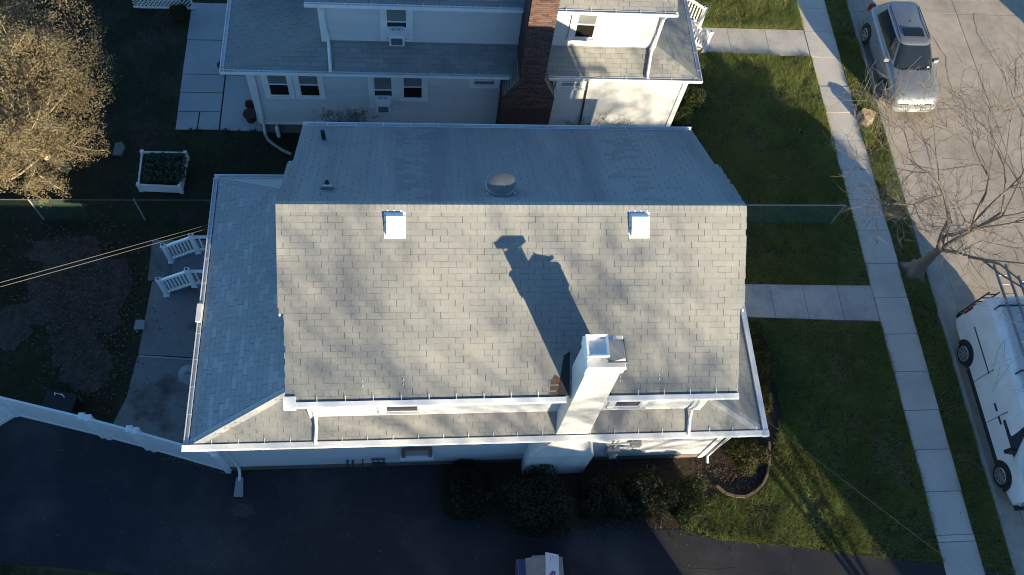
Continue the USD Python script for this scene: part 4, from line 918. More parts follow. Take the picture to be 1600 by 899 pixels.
body = loft([sec(-2.21, .52, .58, .45, .32, .42, .52, .60), sec(-2.15, .70, .78, .62, .25, .42, .58, .70), sec(-2.02, .80, .87, .70, .22, .42, .68, .84), sec(-1.80, .86, .915, .76, .20, .42, .76, .93),
             sec(-1.45, .88, .92, .80, .20, .44, .82, 1.00), sec(-1.0, .88, .92, .82, .2, .45, .86, 1.06), sec(-.7, .88, .92, .84, .2, .45, .9, 1.08), sec(.2, .88, .92, .84, .2, .45, .93, 1.10), sec(1.3, .88, .92, .84, .2, .45, .96, 1.12),
             sec(1.8, .86, .91, .82, .22, .48, .97, 1.12), sec(2.08, .80, .86, .76, .28, .5, .94, 1.08), sec(2.2, .68, .76, .64, .36, .5, .86, .98)], SX, SY, SZ)
put('body', body, 'car_silver', CAR, smooth=45)
NT = 64
def house_ring(t, off=0.0):
    zt = 1.06 + .56 * t; fy = -1.02 + .78 * t ** 1.05; ry = 2.10 - .34 * t; hw = .83 - .22 * t ** 1.15
    if t > 1: q = t - 1; zt = 1.62 + .055 * math.sin(min(q, 1) * math.pi / 2); k = 1 - q * .98; mid = (-.24 + 1.76) / 2; fy = mid + (-.24 - mid) * k; ry = mid + (1.76 - mid) * k; hw = .61 * k
    th = np.arange(NT) / NT * 2 * np.pi; c, s = np.cos(th), np.sin(th); e = 2 / 5.5
    x = np.sign(c) * np.abs(c) ** e * (hw + off); y = np.sign(s) * np.abs(s) ** e * ((ry - fy) / 2 + off) + (fy + ry) / 2
    return np.c_[SX + x, SY + y, np.full(NT, SZ + zt)]
lev = [0, .06, .2, .4, .6, .8, .93, 1.0, 1.12, 1.3, 1.6, 1.98]
V = np.vstack([house_ring(t) for t in lev]); F = []
for i in range(len(lev) - 1):
    for j in range(NT): F.append((i * NT + j, i * NT + (j + 1) % NT, (i + 1) * NT + (j + 1) % NT, (i + 1) * NT + j))
put('cabin', B().add(V, F), 'car_silver', CAR, smooth=40)
def glass_part(name, sel, lo, hi):
    ts = np.linspace(lo, hi, 5); rings = [house_ring(t, .008) for t in ts]; V, F = [], []
    js = [j for j in range(NT) if sel((house_ring(.5)[j] + house_ring(.5)[(j + 1) % NT]) / 2 - [SX, SY, 0])]
    for j in js:
        for i in range(4):
            n = len(V); V += [rings[i][j], rings[i][(j + 1) % NT], rings[i + 1][(j + 1) % NT], rings[i + 1][j]]; F.append((n, n + 1, n + 2, n + 3))
    put(name, B().add(V, F), 'car_glass', CAR)
glass_part('windshield', lambda p: p[1] < -.50 and abs(p[0]) < .675, .02, .93)
glass_part('rear_window', lambda p: p[1] > 1.80 and abs(p[0]) < .62, .2, .92)
for sgn in (-1, 1):
    glass_part('side_window', lambda p: p[0] * sgn > .6 and -.42 < p[1] < .62, .14, .90)
    glass_part('side_window', lambda p: p[0] * sgn > .6 and .62 <= p[1] < 1.45, .14, .90)
    put('mirror', B().hexa([(SX + sgn * .86, SY - .62, SZ + 1.02), (SX + sgn * 1.04, SY - .60, SZ + 1.03), (SX + sgn * 1.04, SY - .46, SZ + 1.03), (SX + sgn * .86, SY - .46, SZ + 1.02)][::sgn],
                           [(SX + sgn * .86, SY - .60, SZ + 1.14), (SX + sgn * 1.03, SY - .57, SZ + 1.17), (SX + sgn * 1.03, SY - .47, SZ + 1.17), (SX + sgn * .86, SY - .47, SZ + 1.14)][::sgn]), 'car_silver', CAR)
    for y in (-1.28, 1.30):
        ar = B(); th = np.linspace(-.35, math.pi + .35, 15); cc = np.array([SX + sgn * .925, SY + y, SZ + .34])
        ar.add([cc] + [cc + [0, .42 * math.cos(q), .42 * math.sin(q)] for q in th], [(0, i, i + 1) for i in range(1, 15)])
        ar.add([cc + [sgn * .004, 0, 0]] + [cc + [sgn * .004, .42 * math.cos(q), .42 * math.sin(q)] for q in th], [(0, i + 1, i) for i in range(1, 15)])
        put('wheel_arch', ar, 'black_plastic', CAR)
        wheel(CAR, SX + sgn * .945, SY + y, SZ + .34, .345, .2, sgn)
    put('headlight', B().hexa([(SX + sgn * .40, SY - 2.09, SZ + .66), (SX + sgn * .82, SY - 1.93, SZ + .68), (SX + sgn * .88, SY - 1.55, SZ + .80), (SX + sgn * .50, SY - 1.9, SZ + .72)][::sgn],
                              [(SX + sgn * .40, SY - 2.10, SZ + .745), (SX + sgn * .80, SY - 1.94, SZ + .80), (SX + sgn * .875, SY - 1.56, SZ + .90), (SX + sgn * .52, SY - 1.94, SZ + .855)][::sgn]), 'headlight', CAR)
    put('taillight', B().box(*sorted((SX + sgn * .68, SX + sgn * .88)), SY + 1.98, SY + 2.14, SZ + .82, SZ + 1.08), 'taillight', CAR)
    put('door_handle', B().box(*sorted((SX + sgn * .915, SX + sgn * .945)), SY + .38, SY + .56, SZ + .88, SZ + .91), 'chrome', CAR)
    put('roof_rail', B().tube([(SX + sgn * .57, SY - .05, SZ + 1.645), (SX + sgn * .555, SY + .7, SZ + 1.68), (SX + sgn * .56, SY + 1.5, SZ + 1.65)], .015, 5), 'dark_metal', CAR)
    put('fog_lamp', B().box(*sorted((SX + sgn * .60, SX + sgn * .74)), SY - 2.17, SY - 2.08, SZ + .34, SZ + .42), 'black_plastic', CAR)
put('sunroof', B().box(SX - .37, SX + .37, SY + .02, SY + .42, SZ + 1.655, SZ + 1.682), 'car_glass', CAR)
put('grille', B().hexa([(SX - .60, SY - 2.19, SZ + .50), (SX + .60, SY - 2.19, SZ + .50), (SX + .60, SY - 2.0, SZ + .50), (SX - .60, SY - 2.0, SZ + .50)], [(SX - .56, SY - 2.185, SZ + .66), (SX + .56, SY - 2.185, SZ + .66), (SX + .56, SY - 1.98, SZ + .68), (SX - .56, SY - 1.98, SZ + .68)]), 'black_plastic', CAR)
put('grille_bar', B().box(SX - .60, SX + .60, SY - 2.215, SY - 2.15, SZ + .60, SZ + .645), 'alloy', CAR)
em = B(); em.box(SX - .055, SX - .035, SY - 2.235, SY - 2.215, SZ + .56, SZ + .66); em.box(SX + .035, SX + .055, SY - 2.235, SY - 2.215, SZ + .56, SZ + .66); em.box(SX - .035, SX + .035, SY - 2.235, SY - 2.215, SZ + .60, SZ + .615)
put('badge', em, 'chrome', CAR)
put('bumper', loft([(-2.25, [(.50, .28), (.56, .34), (.56, .40), (.50, .44), (0, .45)]), (-2.18, [(.72, .24), (.80, .32), (.80, .42), (.74, .48), (0, .49)]), (-2.04, [(.82, .22), (.895, .32), (.895, .44), (.84, .50), (0, .5)])], SX, SY, SZ), 'bumper_grey', CAR, smooth=45)
put('number_plate', B().box(SX - .16, SX + .16, SY - 2.272, SY - 2.25, SZ + .33, SZ + .46), 'plate_white', CAR)
for x in (-.45, .12): put('wiper', B().beam((SX + x, SY - 1.03, SZ + 1.10), (SX + x + .48, SY - .93, SZ + 1.165), .025, .015), 'black_plastic', CAR)
put('inspection_sticker', B().box(SX + .46, SX + .54, SY - .955, SY - .90, SZ + 1.16, SZ + 1.185), 'plate_white', CAR)
put('bonnet_seam', B().beam((SX - .62, SY - 1.05, SZ + 1.066), (SX - .52, SY - 1.98, SZ + .875), .012, .006).beam((SX + .62, SY - 1.05, SZ + 1.066), (SX + .52, SY - 1.98, SZ + .875), .012, .006), 'dark_metal', CAR)

VX, VY, VZ = 17.95, 7.38, -.10
VAN = thing('work_van', (VX, VY, VZ), 'white cargo van at the kerb with ladders on its roof rack', 'van')
def vs(y, wb, wm, wt, zb, zm, zs_, zt): return (y, [(wb, zb), (wm, zb + .12), (wm, zm), (wm * .985, zs_), (wt + (wm - wt) * .5, zt - (zt - zs_) * .25), (wt * .9, zt), (wt * .5, zt + .02), (0, zt + .03)])
vb = loft([vs(-2.98, .70, .80, .62, .34, .50, .62, .74), vs(-2.9, .86, .94, .78, .30, .55, .78, .92), vs(-2.6, .92, .985, .84, .28, .6, .94, 1.08), vs(-2.0, .93, .99, .86, .28, .7, 1.06, 1.22), vs(-1.65, .93, .99, .80, .28, .9, 1.15, 1.62),
           vs(-1.28, .93, .99, .74, .28, 1.1, 1.25, 1.98), vs(-.95, .93, .99, .76, .28, 1.1, 1.35, 2.08), vs(.5, .93, .99, .80, .28, 1.1, 1.5, 2.12), vs(2.75, .93, .99, .80, .28, 1.1, 1.5, 2.12), vs(2.95, .90, .96, .76, .32, 1.1, 1.48, 2.06)], VX, VY, VZ)
put('body', vb, 'van_white', VAN, smooth=35)
put('windshield', B().add([(VX - .74, VY - 2.0, VZ + 1.24), (VX, VY - 2.06, VZ + 1.26), (VX + .74, VY - 2.0, VZ + 1.24), (VX + .64, VY - 1.29, VZ + 1.985), (VX, VY - 1.33, VZ + 2.01), (VX - .64, VY - 1.29, VZ + 1.985)], [(0, 1, 4), (0, 4, 5), (1, 2, 3), (1, 3, 4)]), 'car_glass', VAN)
for sgn in (-1, 1):
    X = VX + sgn * .985
    def sidept(y, z): return (VX + sgn * (1.0 - max(0, z - 1.22) * .19), VY + y, VZ + z)
    sw = [sidept(-1.72, 1.14), sidept(-.62, 1.16), sidept(-.62, 1.80), sidept(-1.18, 1.80)]
    put('side_window', B().add(sw, [(0, 1, 2, 3)] if sgn > 0 else [(0, 3, 2, 1)]), 'car_glass', VAN)
    for y in (-2.05, 1.79):
        ar = B(); th = np.linspace(-.3, math.pi + .3, 15); cc = np.array([VX + sgn * .994, VY + y, VZ + .36])
        P0 = [cc] + [cc + [0, .46 * math.cos(q), .46 * math.sin(q)] for q in th]
        ar.add(P0, [(0, i, i + 1) if sgn > 0 else (0, i + 1, i) for i in range(1, 15)])
        put('wheel_arch', ar, 'black_plastic', VAN)
        wheel(VAN, VX + sgn * 1.01, VY + y, VZ + .36, .37, .22, sgn, 'alloy', 8)
    put('rocker', B().box(*sorted((VX + sgn * .93, VX + sgn * 1.0)), VY - 1.6, VY + 1.3, VZ + .24, VZ + .40), 'black_plastic', VAN)
    put('mirror', B().hexa([(VX + sgn * .98, VY - 1.62, VZ + 1.10), (VX + sgn * 1.22, VY - 1.58, VZ + 1.10), (VX + sgn * 1.22, VY - 1.48, VZ + 1.10), (VX + sgn * .98, VY - 1.5, VZ + 1.10)][::sgn], [(VX + sgn * .98, VY - 1.62, VZ + 1.30), (VX + sgn * 1.20, VY - 1.58, VZ + 1.36), (VX + sgn * 1.20, VY - 1.48, VZ + 1.36), (VX + sgn * .98, VY - 1.5, VZ + 1.30)][::sgn]), 'black_plastic', VAN)
    for y in (-.70, -.30): put('door_handle', B().box(*sorted((VX + sgn * .985, VX + sgn * 1.02)), VY + y, VY + y + .24, VZ + 1.02, VZ + 1.07), 'black_plastic', VAN)
    put('headlight', B().box(*sorted((VX + sgn * .56, VX + sgn * .86)), VY - 3.0, VY - 2.80, VZ + .62, VZ + .80), 'headlight', VAN)
    put('door_seam', B().box(*sorted((VX + sgn * .96, VX + sgn * .996)), VY - .46, VY - .445, VZ + .42, VZ + 1.45).box(*sorted((VX + sgn * .96, VX + sgn * .996)), VY + .85, VY + .865, VZ + .42, VZ + 1.45), 'dark_metal', VAN)
    put('taillight', B().box(*sorted((VX + sgn * .84, VX + sgn * .975)), VY + 2.90, VY + 2.975, VZ + .9, VZ + 1.35), 'taillight', VAN)
put('door_track', B().box(VX - 1.0, VX - .97, VY + .82, VY + 2.35, VZ + 1.17, VZ + 1.21), 'dark_metal', VAN)
put('rear_bumper', B().box(VX - .9, VX + .9, VY + 2.95, VY + 3.10, VZ + .38, VZ + .55), 'black_plastic', VAN)
put('bumper', B().box(VX - .88, VX + .88, VY - 3.06, VY - 2.9, VZ + .32, VZ + .52), 'black_plastic', VAN)
rl = B()
for x in (VX - .93, VX - .60): rl.beam((x, VY + 3.08, VZ + .55), (x, VY + 3.03, VZ + 2.2), .035, .035)
for i in range(6): rl.beam((VX - .93, VY + 3.07 - i * .008, VZ + .72 + i * .27), (VX - .60, VY + 3.07 - i * .008, VZ + .72 + i * .27), .03, .03)
put('rear_ladder', rl, 'dark_metal', VAN)
for y in (2.55, .5, -.8):
    put('rack_bar', B().beam((VX - .82, VY + y, VZ + 2.30), (VX + .82, VY + y, VZ + 2.30), .045, .045).beam((VX - .80, VY + y, VZ + 2.0), (VX - .80, VY + y, VZ + 2.30), .04, .04).beam((VX + .80, VY + y, VZ + 2.0), (VX + .80, VY + y, VZ + 2.30), .04, .04), 'dark_metal', VAN)
def ladder(x, y0, y1, z, label):
    t = thing('ladder', (x, (y0 + y1) / 2, z), label, 'ladder')
    for dx in (-.19, .19): put('rail', B().beam((x + dx, y0, z), (x + dx, y1, z), .035, .08), 'alloy', t)
    for y in np.arange(y0 + .15, y1 - .1, .305): put('rung', B().tube([(x - .19, y, z), (x + .19, y, z)], .02, 6), 'chrome', t)
ladder(VX - .42, VY - .9, VY + 3.9, VZ + 2.37, 'aluminium ladder lying on the kerb side of the white van roof rack')
ladder(VX + .25, VY - 1.1, VY + 3.5, VZ + 2.37, 'aluminium ladder lying on the street side of the white van roof rack')

# ================================================================ TREES AND SHRUBS
def bare_tree(name, base, label, seed, L=3.6, r=.15, maxd=6, group=None):
    t = thing(name, base, label, 'tree', group); b = Branches(seed, .006)
    b.grow(base, (.03, -.02, 1), L, r, 0, maxd, spread=.74, up=.05, kids=(3, 4), shrink=.75)
    fl = B(); x, y, z = base; th = np.linspace(0, 2 * np.pi, 25)[:-1]; lob = 1 + .22 * np.sin(5 * th + 1) + .12 * np.sin(3 * th); V = []; F = []
    for rr_, zz, kk in ((.46, -.05, 1.0), (.34, .06, .8), (.25, .22, .45), (.19, .5, .15), (.15, 1.0, 0)): V += [(x + .03 * zz / 3 + rr_ * (1 + (q - 1) * kk) * math.cos(a), y - .02 * zz / 3 + rr_ * (1 + (q - 1) * kk) * math.sin(a), z + zz) for a, q in zip(th, lob)]
    for i in range(4):
        for j in range(24): F.append((i * 24 + j, i * 24 + (j + 1) % 24, (i + 1) * 24 + (j + 1) % 24, (i + 1) * 24 + j))
    put('root_flare', fl.add(V, F), 'bark', t, smooth=60)
    put('trunk', b.trunk, 'bark', t, smooth=60); put('limb', b.limb, 'bark', t, smooth=60, kind='stuff'); put('twig', b.twig, 'bark', t, kind='stuff')
    return t
def tree_copy(src, name, base, sc, rz, label):
    path = numbered('/World', name); x = UsdGeom.Xform.Define(stage, path)
    x.GetPrim().GetReferences().AddInternalReference(src)
    x.ClearXformOpOrder()
    x.AddTranslateOp().Set(Gf.Vec3d(*map(float, base))); x.AddRotateZOp(opSuffix='turn').Set(rz); x.AddScaleOp(opSuffix='size').Set(Gf.Vec3f(sc, sc, sc))
    x.GetPrim().SetInstanceable(True); setd(x.GetPrim(), label, 'tree')
    return path
ST = bare_tree('street_tree', (16.30, 12.25, 0), 'bare leafless street tree on the verge beside the white van', 29)
tree_copy(ST, 'far_tree', (16.95, -6.3, 0), .85, 140, 'bare tree at the kerb just south of the driveway')
tree_copy(ST, 'far_tree', (26.4, -15.0, 0), 1.5, 310, 'bare tree in front of the tall house across the street')
tree_copy(ST, 'far_tree', (29.5, -38.5, 0), 1.9, 70, 'tall bare tree across the street to the south')
tree_copy(ST, 'far_tree', (19.6, -23, 0), 2.0, 110, 'tall bare tree beside the street to the south')

GB = (-11.0, 16.0, 0)
GT = thing('golden_tree', GB, 'bushy tree with golden tan budding foliage in the back yard', 'tree')
gb = Branches(5, .013); gb.grow(GB, (.05, 0, 1), 1.5, .17, 0, 5, spread=.85, up=.10, kids=(3, 4), shrink=.86)
put('trunk', gb.trunk, 'golden_bark', GT, smooth=60); put('limb', gb.limb, 'golden_bark', GT, smooth=60, kind='stuff'); put('twig', gb.twig, 'golden_bark', GT, kind='stuff')
tips = np.array(gb.tips); g2 = np.random.default_rng(4)
rep = np.repeat(tips, max(1, int(120000 / len(tips))), axis=0); off = g2.normal(0, 1, rep.shape); off /= np.linalg.norm(off, axis=1, keepdims=True)
pts = rep + off * (g2.uniform(0, 1, (len(rep), 1)) ** .6) * .23
va, fa = leaf_quads(pts, off + [0, 0, .5], .030, 44, 1.2)
vb_, fb_ = shrub_cloud([(-11.0, 16.2, 3.3, 2.0, 2.2, 1.9), (-9.8, 15.3, 2.9, 1.1, 1.1, 1.1), (-9.7, 17.0, 3.2, 1.1, 1.1, 1.2), (-10.4, 14.5, 3.3, 1.1, .9, 1.1), (-10.4, 18.3, 3.4, 1.4, 1.3, 1.4), (-11.8, 14.7, 3.4, 1.4, 1.0, 1.2), (-10.5, 16.1, 4.7, 1.3, 1.3, 1.1)], 26000, .029, 45, zmin=.9, tilt=1.2)
put('crown', B().add(va, fa).add(vb_, fb_), 'golden_leaf', GT)

def lobes(cx, cy, r, h, n, seed, flat=1.0):
    g = random.Random(seed); out = [(cx, cy, h * .45, r * .85, r * .85 * flat, h * .55)]
    for k in range(n):
        a = g.uniform(0, 6.28); q = r * g.uniform(.35, .7)
        out.append((cx + q * math.cos(a), cy + q * math.sin(a) * flat, h * g.uniform(.35, .75), r * g.uniform(.35, .5), r * g.uniform(.35, .5) * flat, h * g.uniform(.3, .42)))
    return out
BUSH = [(1.30, 5.28, .85, 1.05, 9, 'dark rounded evergreen shrub, westernmost of the row by the driveway', 'evergreen_leaf'),
        (3.20, 4.95, 1.10, 1.45, 14, 'largest rounded evergreen shrub, in front of the painted chimney', 'evergreen_leaf'),
        (4.95, 4.98, .78, 1.10, 8, 'dark evergreen shrub just right of the chimney base', 'evergreen_leaf'),
        (6.20, 5.00, .80, 1.10, 9, 'evergreen shrub in the middle of the right half of the row', 'evergreen_leaf'),
        (7.35, 4.85, .72, .95, 8, 'evergreen shrub at the lawn end of the row by the driveway', 'hedge_leaf')]
for i, (x, y, r, h, n, lab, mt) in enumerate(BUSH):
    shrub('evergreen_shrub', (x, y, 0), lobes(x, y, r, h, n, 60 + i), int(15000 * r * r) + 3000, .036, mt, 70 + i, lab, group='evergreen shrubs along the driveway')
shrub('corner_shrub', (9.35, 6.25, 0), lobes(9.3, 6.2, .62, .85, 7, 81), 9000, .030, 'olive_leaf', 82, 'olive green clipped shrub under the corner of the skirt roof')
shrub('front_hedge', (10.2, 9.0, 0), lobes(10.2, 9.75, .52, .9, 5, 83) + lobes(10.3, 8.8, .58, .95, 6, 84) + lobes(10.1, 7.8, .42, .75, 4, 85), 19000, .032, 'olive_leaf', 86, 'olive green hedge between the house front and the front path')
shrub('porch_shrub', (9.15, 18.2, 0), lobes(9.1, 17.95, .50, .9, 6, 87) + lobes(9.35, 18.8, .55, 1.0, 6, 88), 13000, .036, 'hedge_leaf', 89, 'green leafy shrub at the right corner of the neighbouring house')
shrub('porch_shrub', (9.6, 19.9, 0), lobes(9.65, 19.9, .48, .9, 6, 90) + lobes(9.4, 20.5, .35, .6, 3, 91), 8000, .036, 'hedge_leaf', 92, 'green leafy shrub beside the neighbouring porch steps')
def twig_shrub(base, r, h, n, seed, label):
    t = thing('bare_shrub', base, label, 'shrub'); b = Branches(seed)
    for k in range(n):
        a = b.g.uniform(0, 6.28); b.grow((base[0] + .1 * math.cos(a), base[1] + .06 * math.sin(a), base[2]), (math.cos(a) * .6, math.sin(a) * .35, 1), h * .42, .016, 1, 4, spread=.55, up=.05, kids=(2, 3), shrink=.75)
    put('stem', b.limb, 'bark', t, kind='stuff'); put('twig', b.twig, 'bark', t, kind='stuff')
    tp = np.array(b.tips); gg = np.random.default_rng(seed); tp = tp[gg.uniform(0, 1, len(tp)) < .8] + gg.normal(0, .03, (1, 3))
    put('dead_leaf', leaf_quads(tp, np.tile([0, -.3, 1.0], (len(tp), 1)), .03, seed, .9), 'brown_leaf', t, kind='stuff')
twig_shrub((-2.35, 17.1, 0), .8, 1.55, 20, 93, 'brown twiggy shrub against the wall below the left air conditioner')
twig_shrub((6.1, 17.1, 0), .6, 1.5, 12, 94, 'brown twiggy shrub against the sunlit right part of the neighbouring wall')

# planter bed
PL = thing('raised_planter', (-7.95, 15.75, 0), 'white framed raised planter full of green leaves in the back yard', 'planter')
for (a, b) in (((-8.60, 15.18), (-7.36, 15.12)), ((-7.36, 15.12), (-7.32, 16.38)), ((-7.32, 16.38), (-8.64, 16.40)), ((-8.64, 16.40), (-8.60, 15.18))):
    put('side_board', B().beam((*a, .19), (*b, .19), .05, .36), 'white_paint', PL)
for q in ((-8.60, 15.18), (-7.36, 15.12), (-7.32, 16.38), (-8.64, 16.40)): put('corner_post', B().box(q[0] - .05, q[0] + .05, q[1] - .05, q[1] + .05, 0, .42), 'white_paint', PL)
put('soil', B().poly([(-8.58, 15.2), (-7.38, 15.14), (-7.34, 16.36), (-8.62, 16.38)], .05, .28), 'bare_soil', PL)
put('plants', shrub_cloud([(-8.0 + .28 * i, 15.45 + .32 * j, .42, .22, .22, .22) for i in (-1, 0, 1, 2) for j in (0, 1, 2)], 4200, .045, 95, zmin=.25), 'planter_leaf', PL)
ED = thing('bed_edging', (9.3, 5.5, 0), 'low rust brown timber edging round the corner planting bed', 'edging')
ep = [(8.40, 5.36), (8.62, 5.14), (8.90, 5.04), (9.20, 5.02), (9.50, 5.14), (9.78, 5.36), (9.95, 5.62), (10.06, 5.92), (10.13, 6.25), (10.2, 6.6)]
for a, b in zip(ep, ep[1:]):
    a, b = np.array(a), np.array(b); put('timber', B().beam((*(a + (b - a) * .03), .05), (*(b - (b - a) * .03), .055), .07, .14), 'edging_wood', ED)

# ================================================================ SMALL THINGS
SM = thing('tree_stump', (16.03, 18.35, 0), 'sawn tree stump with pale cut top on the verge', 'stump')
th = np.linspace(0, 2 * np.pi, 29)[:-1]; rr = .25 * (1 + .16 * np.sin(3 * th + 1) + .07 * np.sin(7 * th))
V = np.vstack([np.c_[16.03 + rr * k * np.cos(th), 18.35 + rr * k * np.sin(th), np.full(28, z)] for k, z in ((1.5, -.03), (1.15, .08), (1.02, .2), (.98, .33))]); F = []
for i in range(3):
    for j in range(28): F.append((i * 28 + j, i * 28 + (j + 1) % 28, (i + 1) * 28 + (j + 1) % 28, (i + 1) * 28 + j))
put('bark_side', B().add(V, F), 'bark', SM)
put('cut_face', B().poly([(16.03 + r * .97 * math.cos(a), 18.35 + r * .97 * math.sin(a)) for a, r in zip(th, rr)], .322, .34), 'cut_wood', SM)
CB = thing('service_cable', (-12, 8, 5), 'pair of pale overhead cables running to the west gutter of the corner house', 'cable')
p0, p1 = np.array([-5.62, 12.1, 3.0]), np.array([-19.5, 3.1, 10.0])
for o in (0, .09):
    tt = np.linspace(0, 1, 16); put('strand', B().tube([p0 + (p1 - p0) * t + [0, o, o * .5 - .35 * math.sin(math.pi * t) + .35 * t * (1 - t)] for t in tt], .0065, 5), 'cable_grey', CB)
CB = thing('house_cable', (12, 2, 5.5), 'thin overhead cable from the right front eave of the corner house over the lawn', 'cable')
p0, p1 = np.array([7.40, 6.28, 5.2]), np.array([16.3, -2.1, 6.0])
put('strand', B().tube([p0 + (p1 - p0) * t - [0, 0, .25 * math.sin(math.pi * t)] for t in np.linspace(0, 1, 16)], .0025, 5), 'cable_dark', CB)
def pole(x, y, h, label):
    t = thing('utility_pole', (x, y, 0), label, 'pole'); put('pole_shaft', B().tube([(x, y, -.2), (x, y, h)], [.15, .10], 12), 'bark', t)
    put('cross_arm', B().beam((x - .8, y, h - .6), (x + .8, y, h - .6), .10, .12), 'bark', t)
pole(-19.5, 3.1, 10.6, 'wooden utility pole west of the back yard'); pole(16.3, -2.15, 8.5, 'wooden utility pole on the verge south of the driveway')
t = thing('splash_block', (-4.84, 5.72, 0), 'grey splash block under the corner downspout', 'splash block')
put('tray', B().hexa([(-4.96, 5.50, .004), (-4.72, 5.48, .004), (-4.76, 6.0, .004), (-4.92, 6.0, .004)], [(-4.96, 5.50, .05), (-4.72, 5.48, .05), (-4.76, 6.0, .09), (-4.92, 6.0, .09)]), 'grey_metal', t)
for s in (-1, 1): put('side_wall', B().beam((-4.84 + s * .11, 5.49, .07), (-4.84 + s * .075, 6.0, .11), .02, .06), 'grey_metal', t)
put('wet_patch', B().poly(blob(-4.72, 5.12, .30, .16, 9), .004, .0085), 'asphalt_crack', label='pale washed patch on the driveway below the splash block', kind='structure')
t = thing('trash_can', (-6.35, 8.78, 0), 'round grey lidded can beside the west wall of the corner house', 'trash can')
put('bin', B().tube([(-6.35, 8.78, .02), (-6.35, 8.78, .66)], [.20, .25], 20), 'grey_metal', t)
put('lid', B().tube([(-6.35, 8.78, .66), (-6.35, 8.78, .70), (-6.35, 8.78, .73)], [.28, .275, .12], 24), 'lid_grey', t)
put('lid_handle', B().tube([(-6.43, 8.78, .73), (-6.40, 8.78, .77), (-6.30, 8.78, .77), (-6.27, 8.78, .73)], .012, 6), 'dark_metal', t)
t = thing('step_stool', (-7.98, 10.45, 0), 'small grey blue plastic stool at the edge of the back patio', 'stool')
put('seat', B().hexa([(-8.12, 10.33, .26), (-7.82, 10.33, .26), (-7.86, 10.62, .26), (-8.10, 10.62, .26)], [(-8.12, 10.33, .29), (-7.82, 10.33, .29), (-7.86, 10.62, .29), (-8.10, 10.62, .29)]), 'lid_grey', t)
for x, y in ((-8.09, 10.36), (-7.86, 10.36), (-8.07, 10.59), (-7.89, 10.59)): put('leg', B().box(x - .02, x + .02, y - .02, y + .02, 0, .26), 'lid_grey', t)
t = thing('storage_cart', (-9.75, 8.2, 0), 'dark wheeled cart with a white handle behind the white fence', 'cart')
put('tub', B().hexa([(-10.1, 7.95, .12), (-9.4, 7.80, .12), (-9.32, 8.28, .12), (-10.02, 8.43, .12)], [(-10.17, 7.92, .5), (-9.36, 7.75, .5), (-9.27, 8.31, .5), (-10.08, 8.48, .5)]), 'black_plastic', t)
put('handle', B().tube([(-9.85, 8.3, .5), (-9.82, 8.32, .62), (-9.62, 8.28, .62), (-9.6, 8.25, .5)], .018, 6), 'white_metal', t)
for x, y in ((-10.12, 7.95), (-9.38, 7.79), (-10.05, 8.45), (-9.3, 8.29)): put('wheel', B().tube([(x - .03, y - .03, .13), (x + .03, y + .03, .13)], .13, 12), 'terracotta', t)
def pot(x, y, r, h, label, flower=None, seed=1):
    t = thing('flower_pot', (x, y, 0), label, 'plant pot')
    put('pot', B().tube([(x, y, .03), (x, y, h - .05), (x, y, h - .05), (x, y, h)], [r * .72, r * .95, r * 1.05, r * 1.05], 16), 'terracotta', t)
    put('soil', B().cyl((x, y, h), r * .92, .006, 16), 'bare_soil', t)
    if flower: put('flower', shrub_cloud([(x, y, h + .06, r * .8, r * .8, .1)], 160, .035, seed, zmin=h), flower, t)
pot(-5.45, 17.95, .21, .36, 'dark red plant pot at the corner of the neighbouring wall')
pot(-5.50, 18.42, .15, .26, 'small pot of red flowers beside the neighbouring wall', 'red_petal', 96)
pot(-6.50, 19.98, .17, .34, 'dark round pot on the patio below the neighbouring gutter corner')
t = thing('stepping_stone', (-9.5, 16.7, 0), 'flat grey stone in the dark grass beside the golden tree', 'stone')
put('stone', B().poly([(-9.65, 16.5), (-9.38, 16.48), (-9.30, 16.78), (-9.42, 17.0), (-9.62, 16.95)], -.02, .06), 'stone_grey', t)
LT = thing('garden_lattice', (-8.8, 22.9, 0), 'white diagonal garden lattice panel in the far left yard', 'lattice')
for k in range(15):
    x = -9.75 + k * .13; 
    for sgn in (1, -1):
        a = np.array([x, 22.72 + .006 * sgn, .05]); b = np.array([x + sgn * .6, 22.72 + .006 * sgn, .75])
        if b[0] > -7.8: q = (-7.8 - a[0]) / (b[0] - a[0]); b = a + (b - a) * q
        if b[0] < -9.8: q = (-9.8 - a[0]) / (b[0] - a[0]); b = a + (b - a) * q
        put('lath', B().beam(a, b, .035, .010, up=(0, 1, 0)), 'white_paint', LT)
put('frame', B().beam((-9.82, 22.72, .03), (-7.78, 22.72, .03), .05, .05).beam((-9.82, 22.72, .78), (-7.78, 22.72, .78), .05, .05).beam((-7.79, 22.72, .0), (-7.79, 22.72, .8), .05, .05, up=(0, 1, 0)), 'white_paint', LT)
shrub('yard_shrub', (-8.2, 22.3, 0), lobes(-8.2, 22.3, .36, .45, 4, 97), 2600, .035, 'hedge_leaf', 98, 'low green clump beside the white lattice panel', twigs=6)
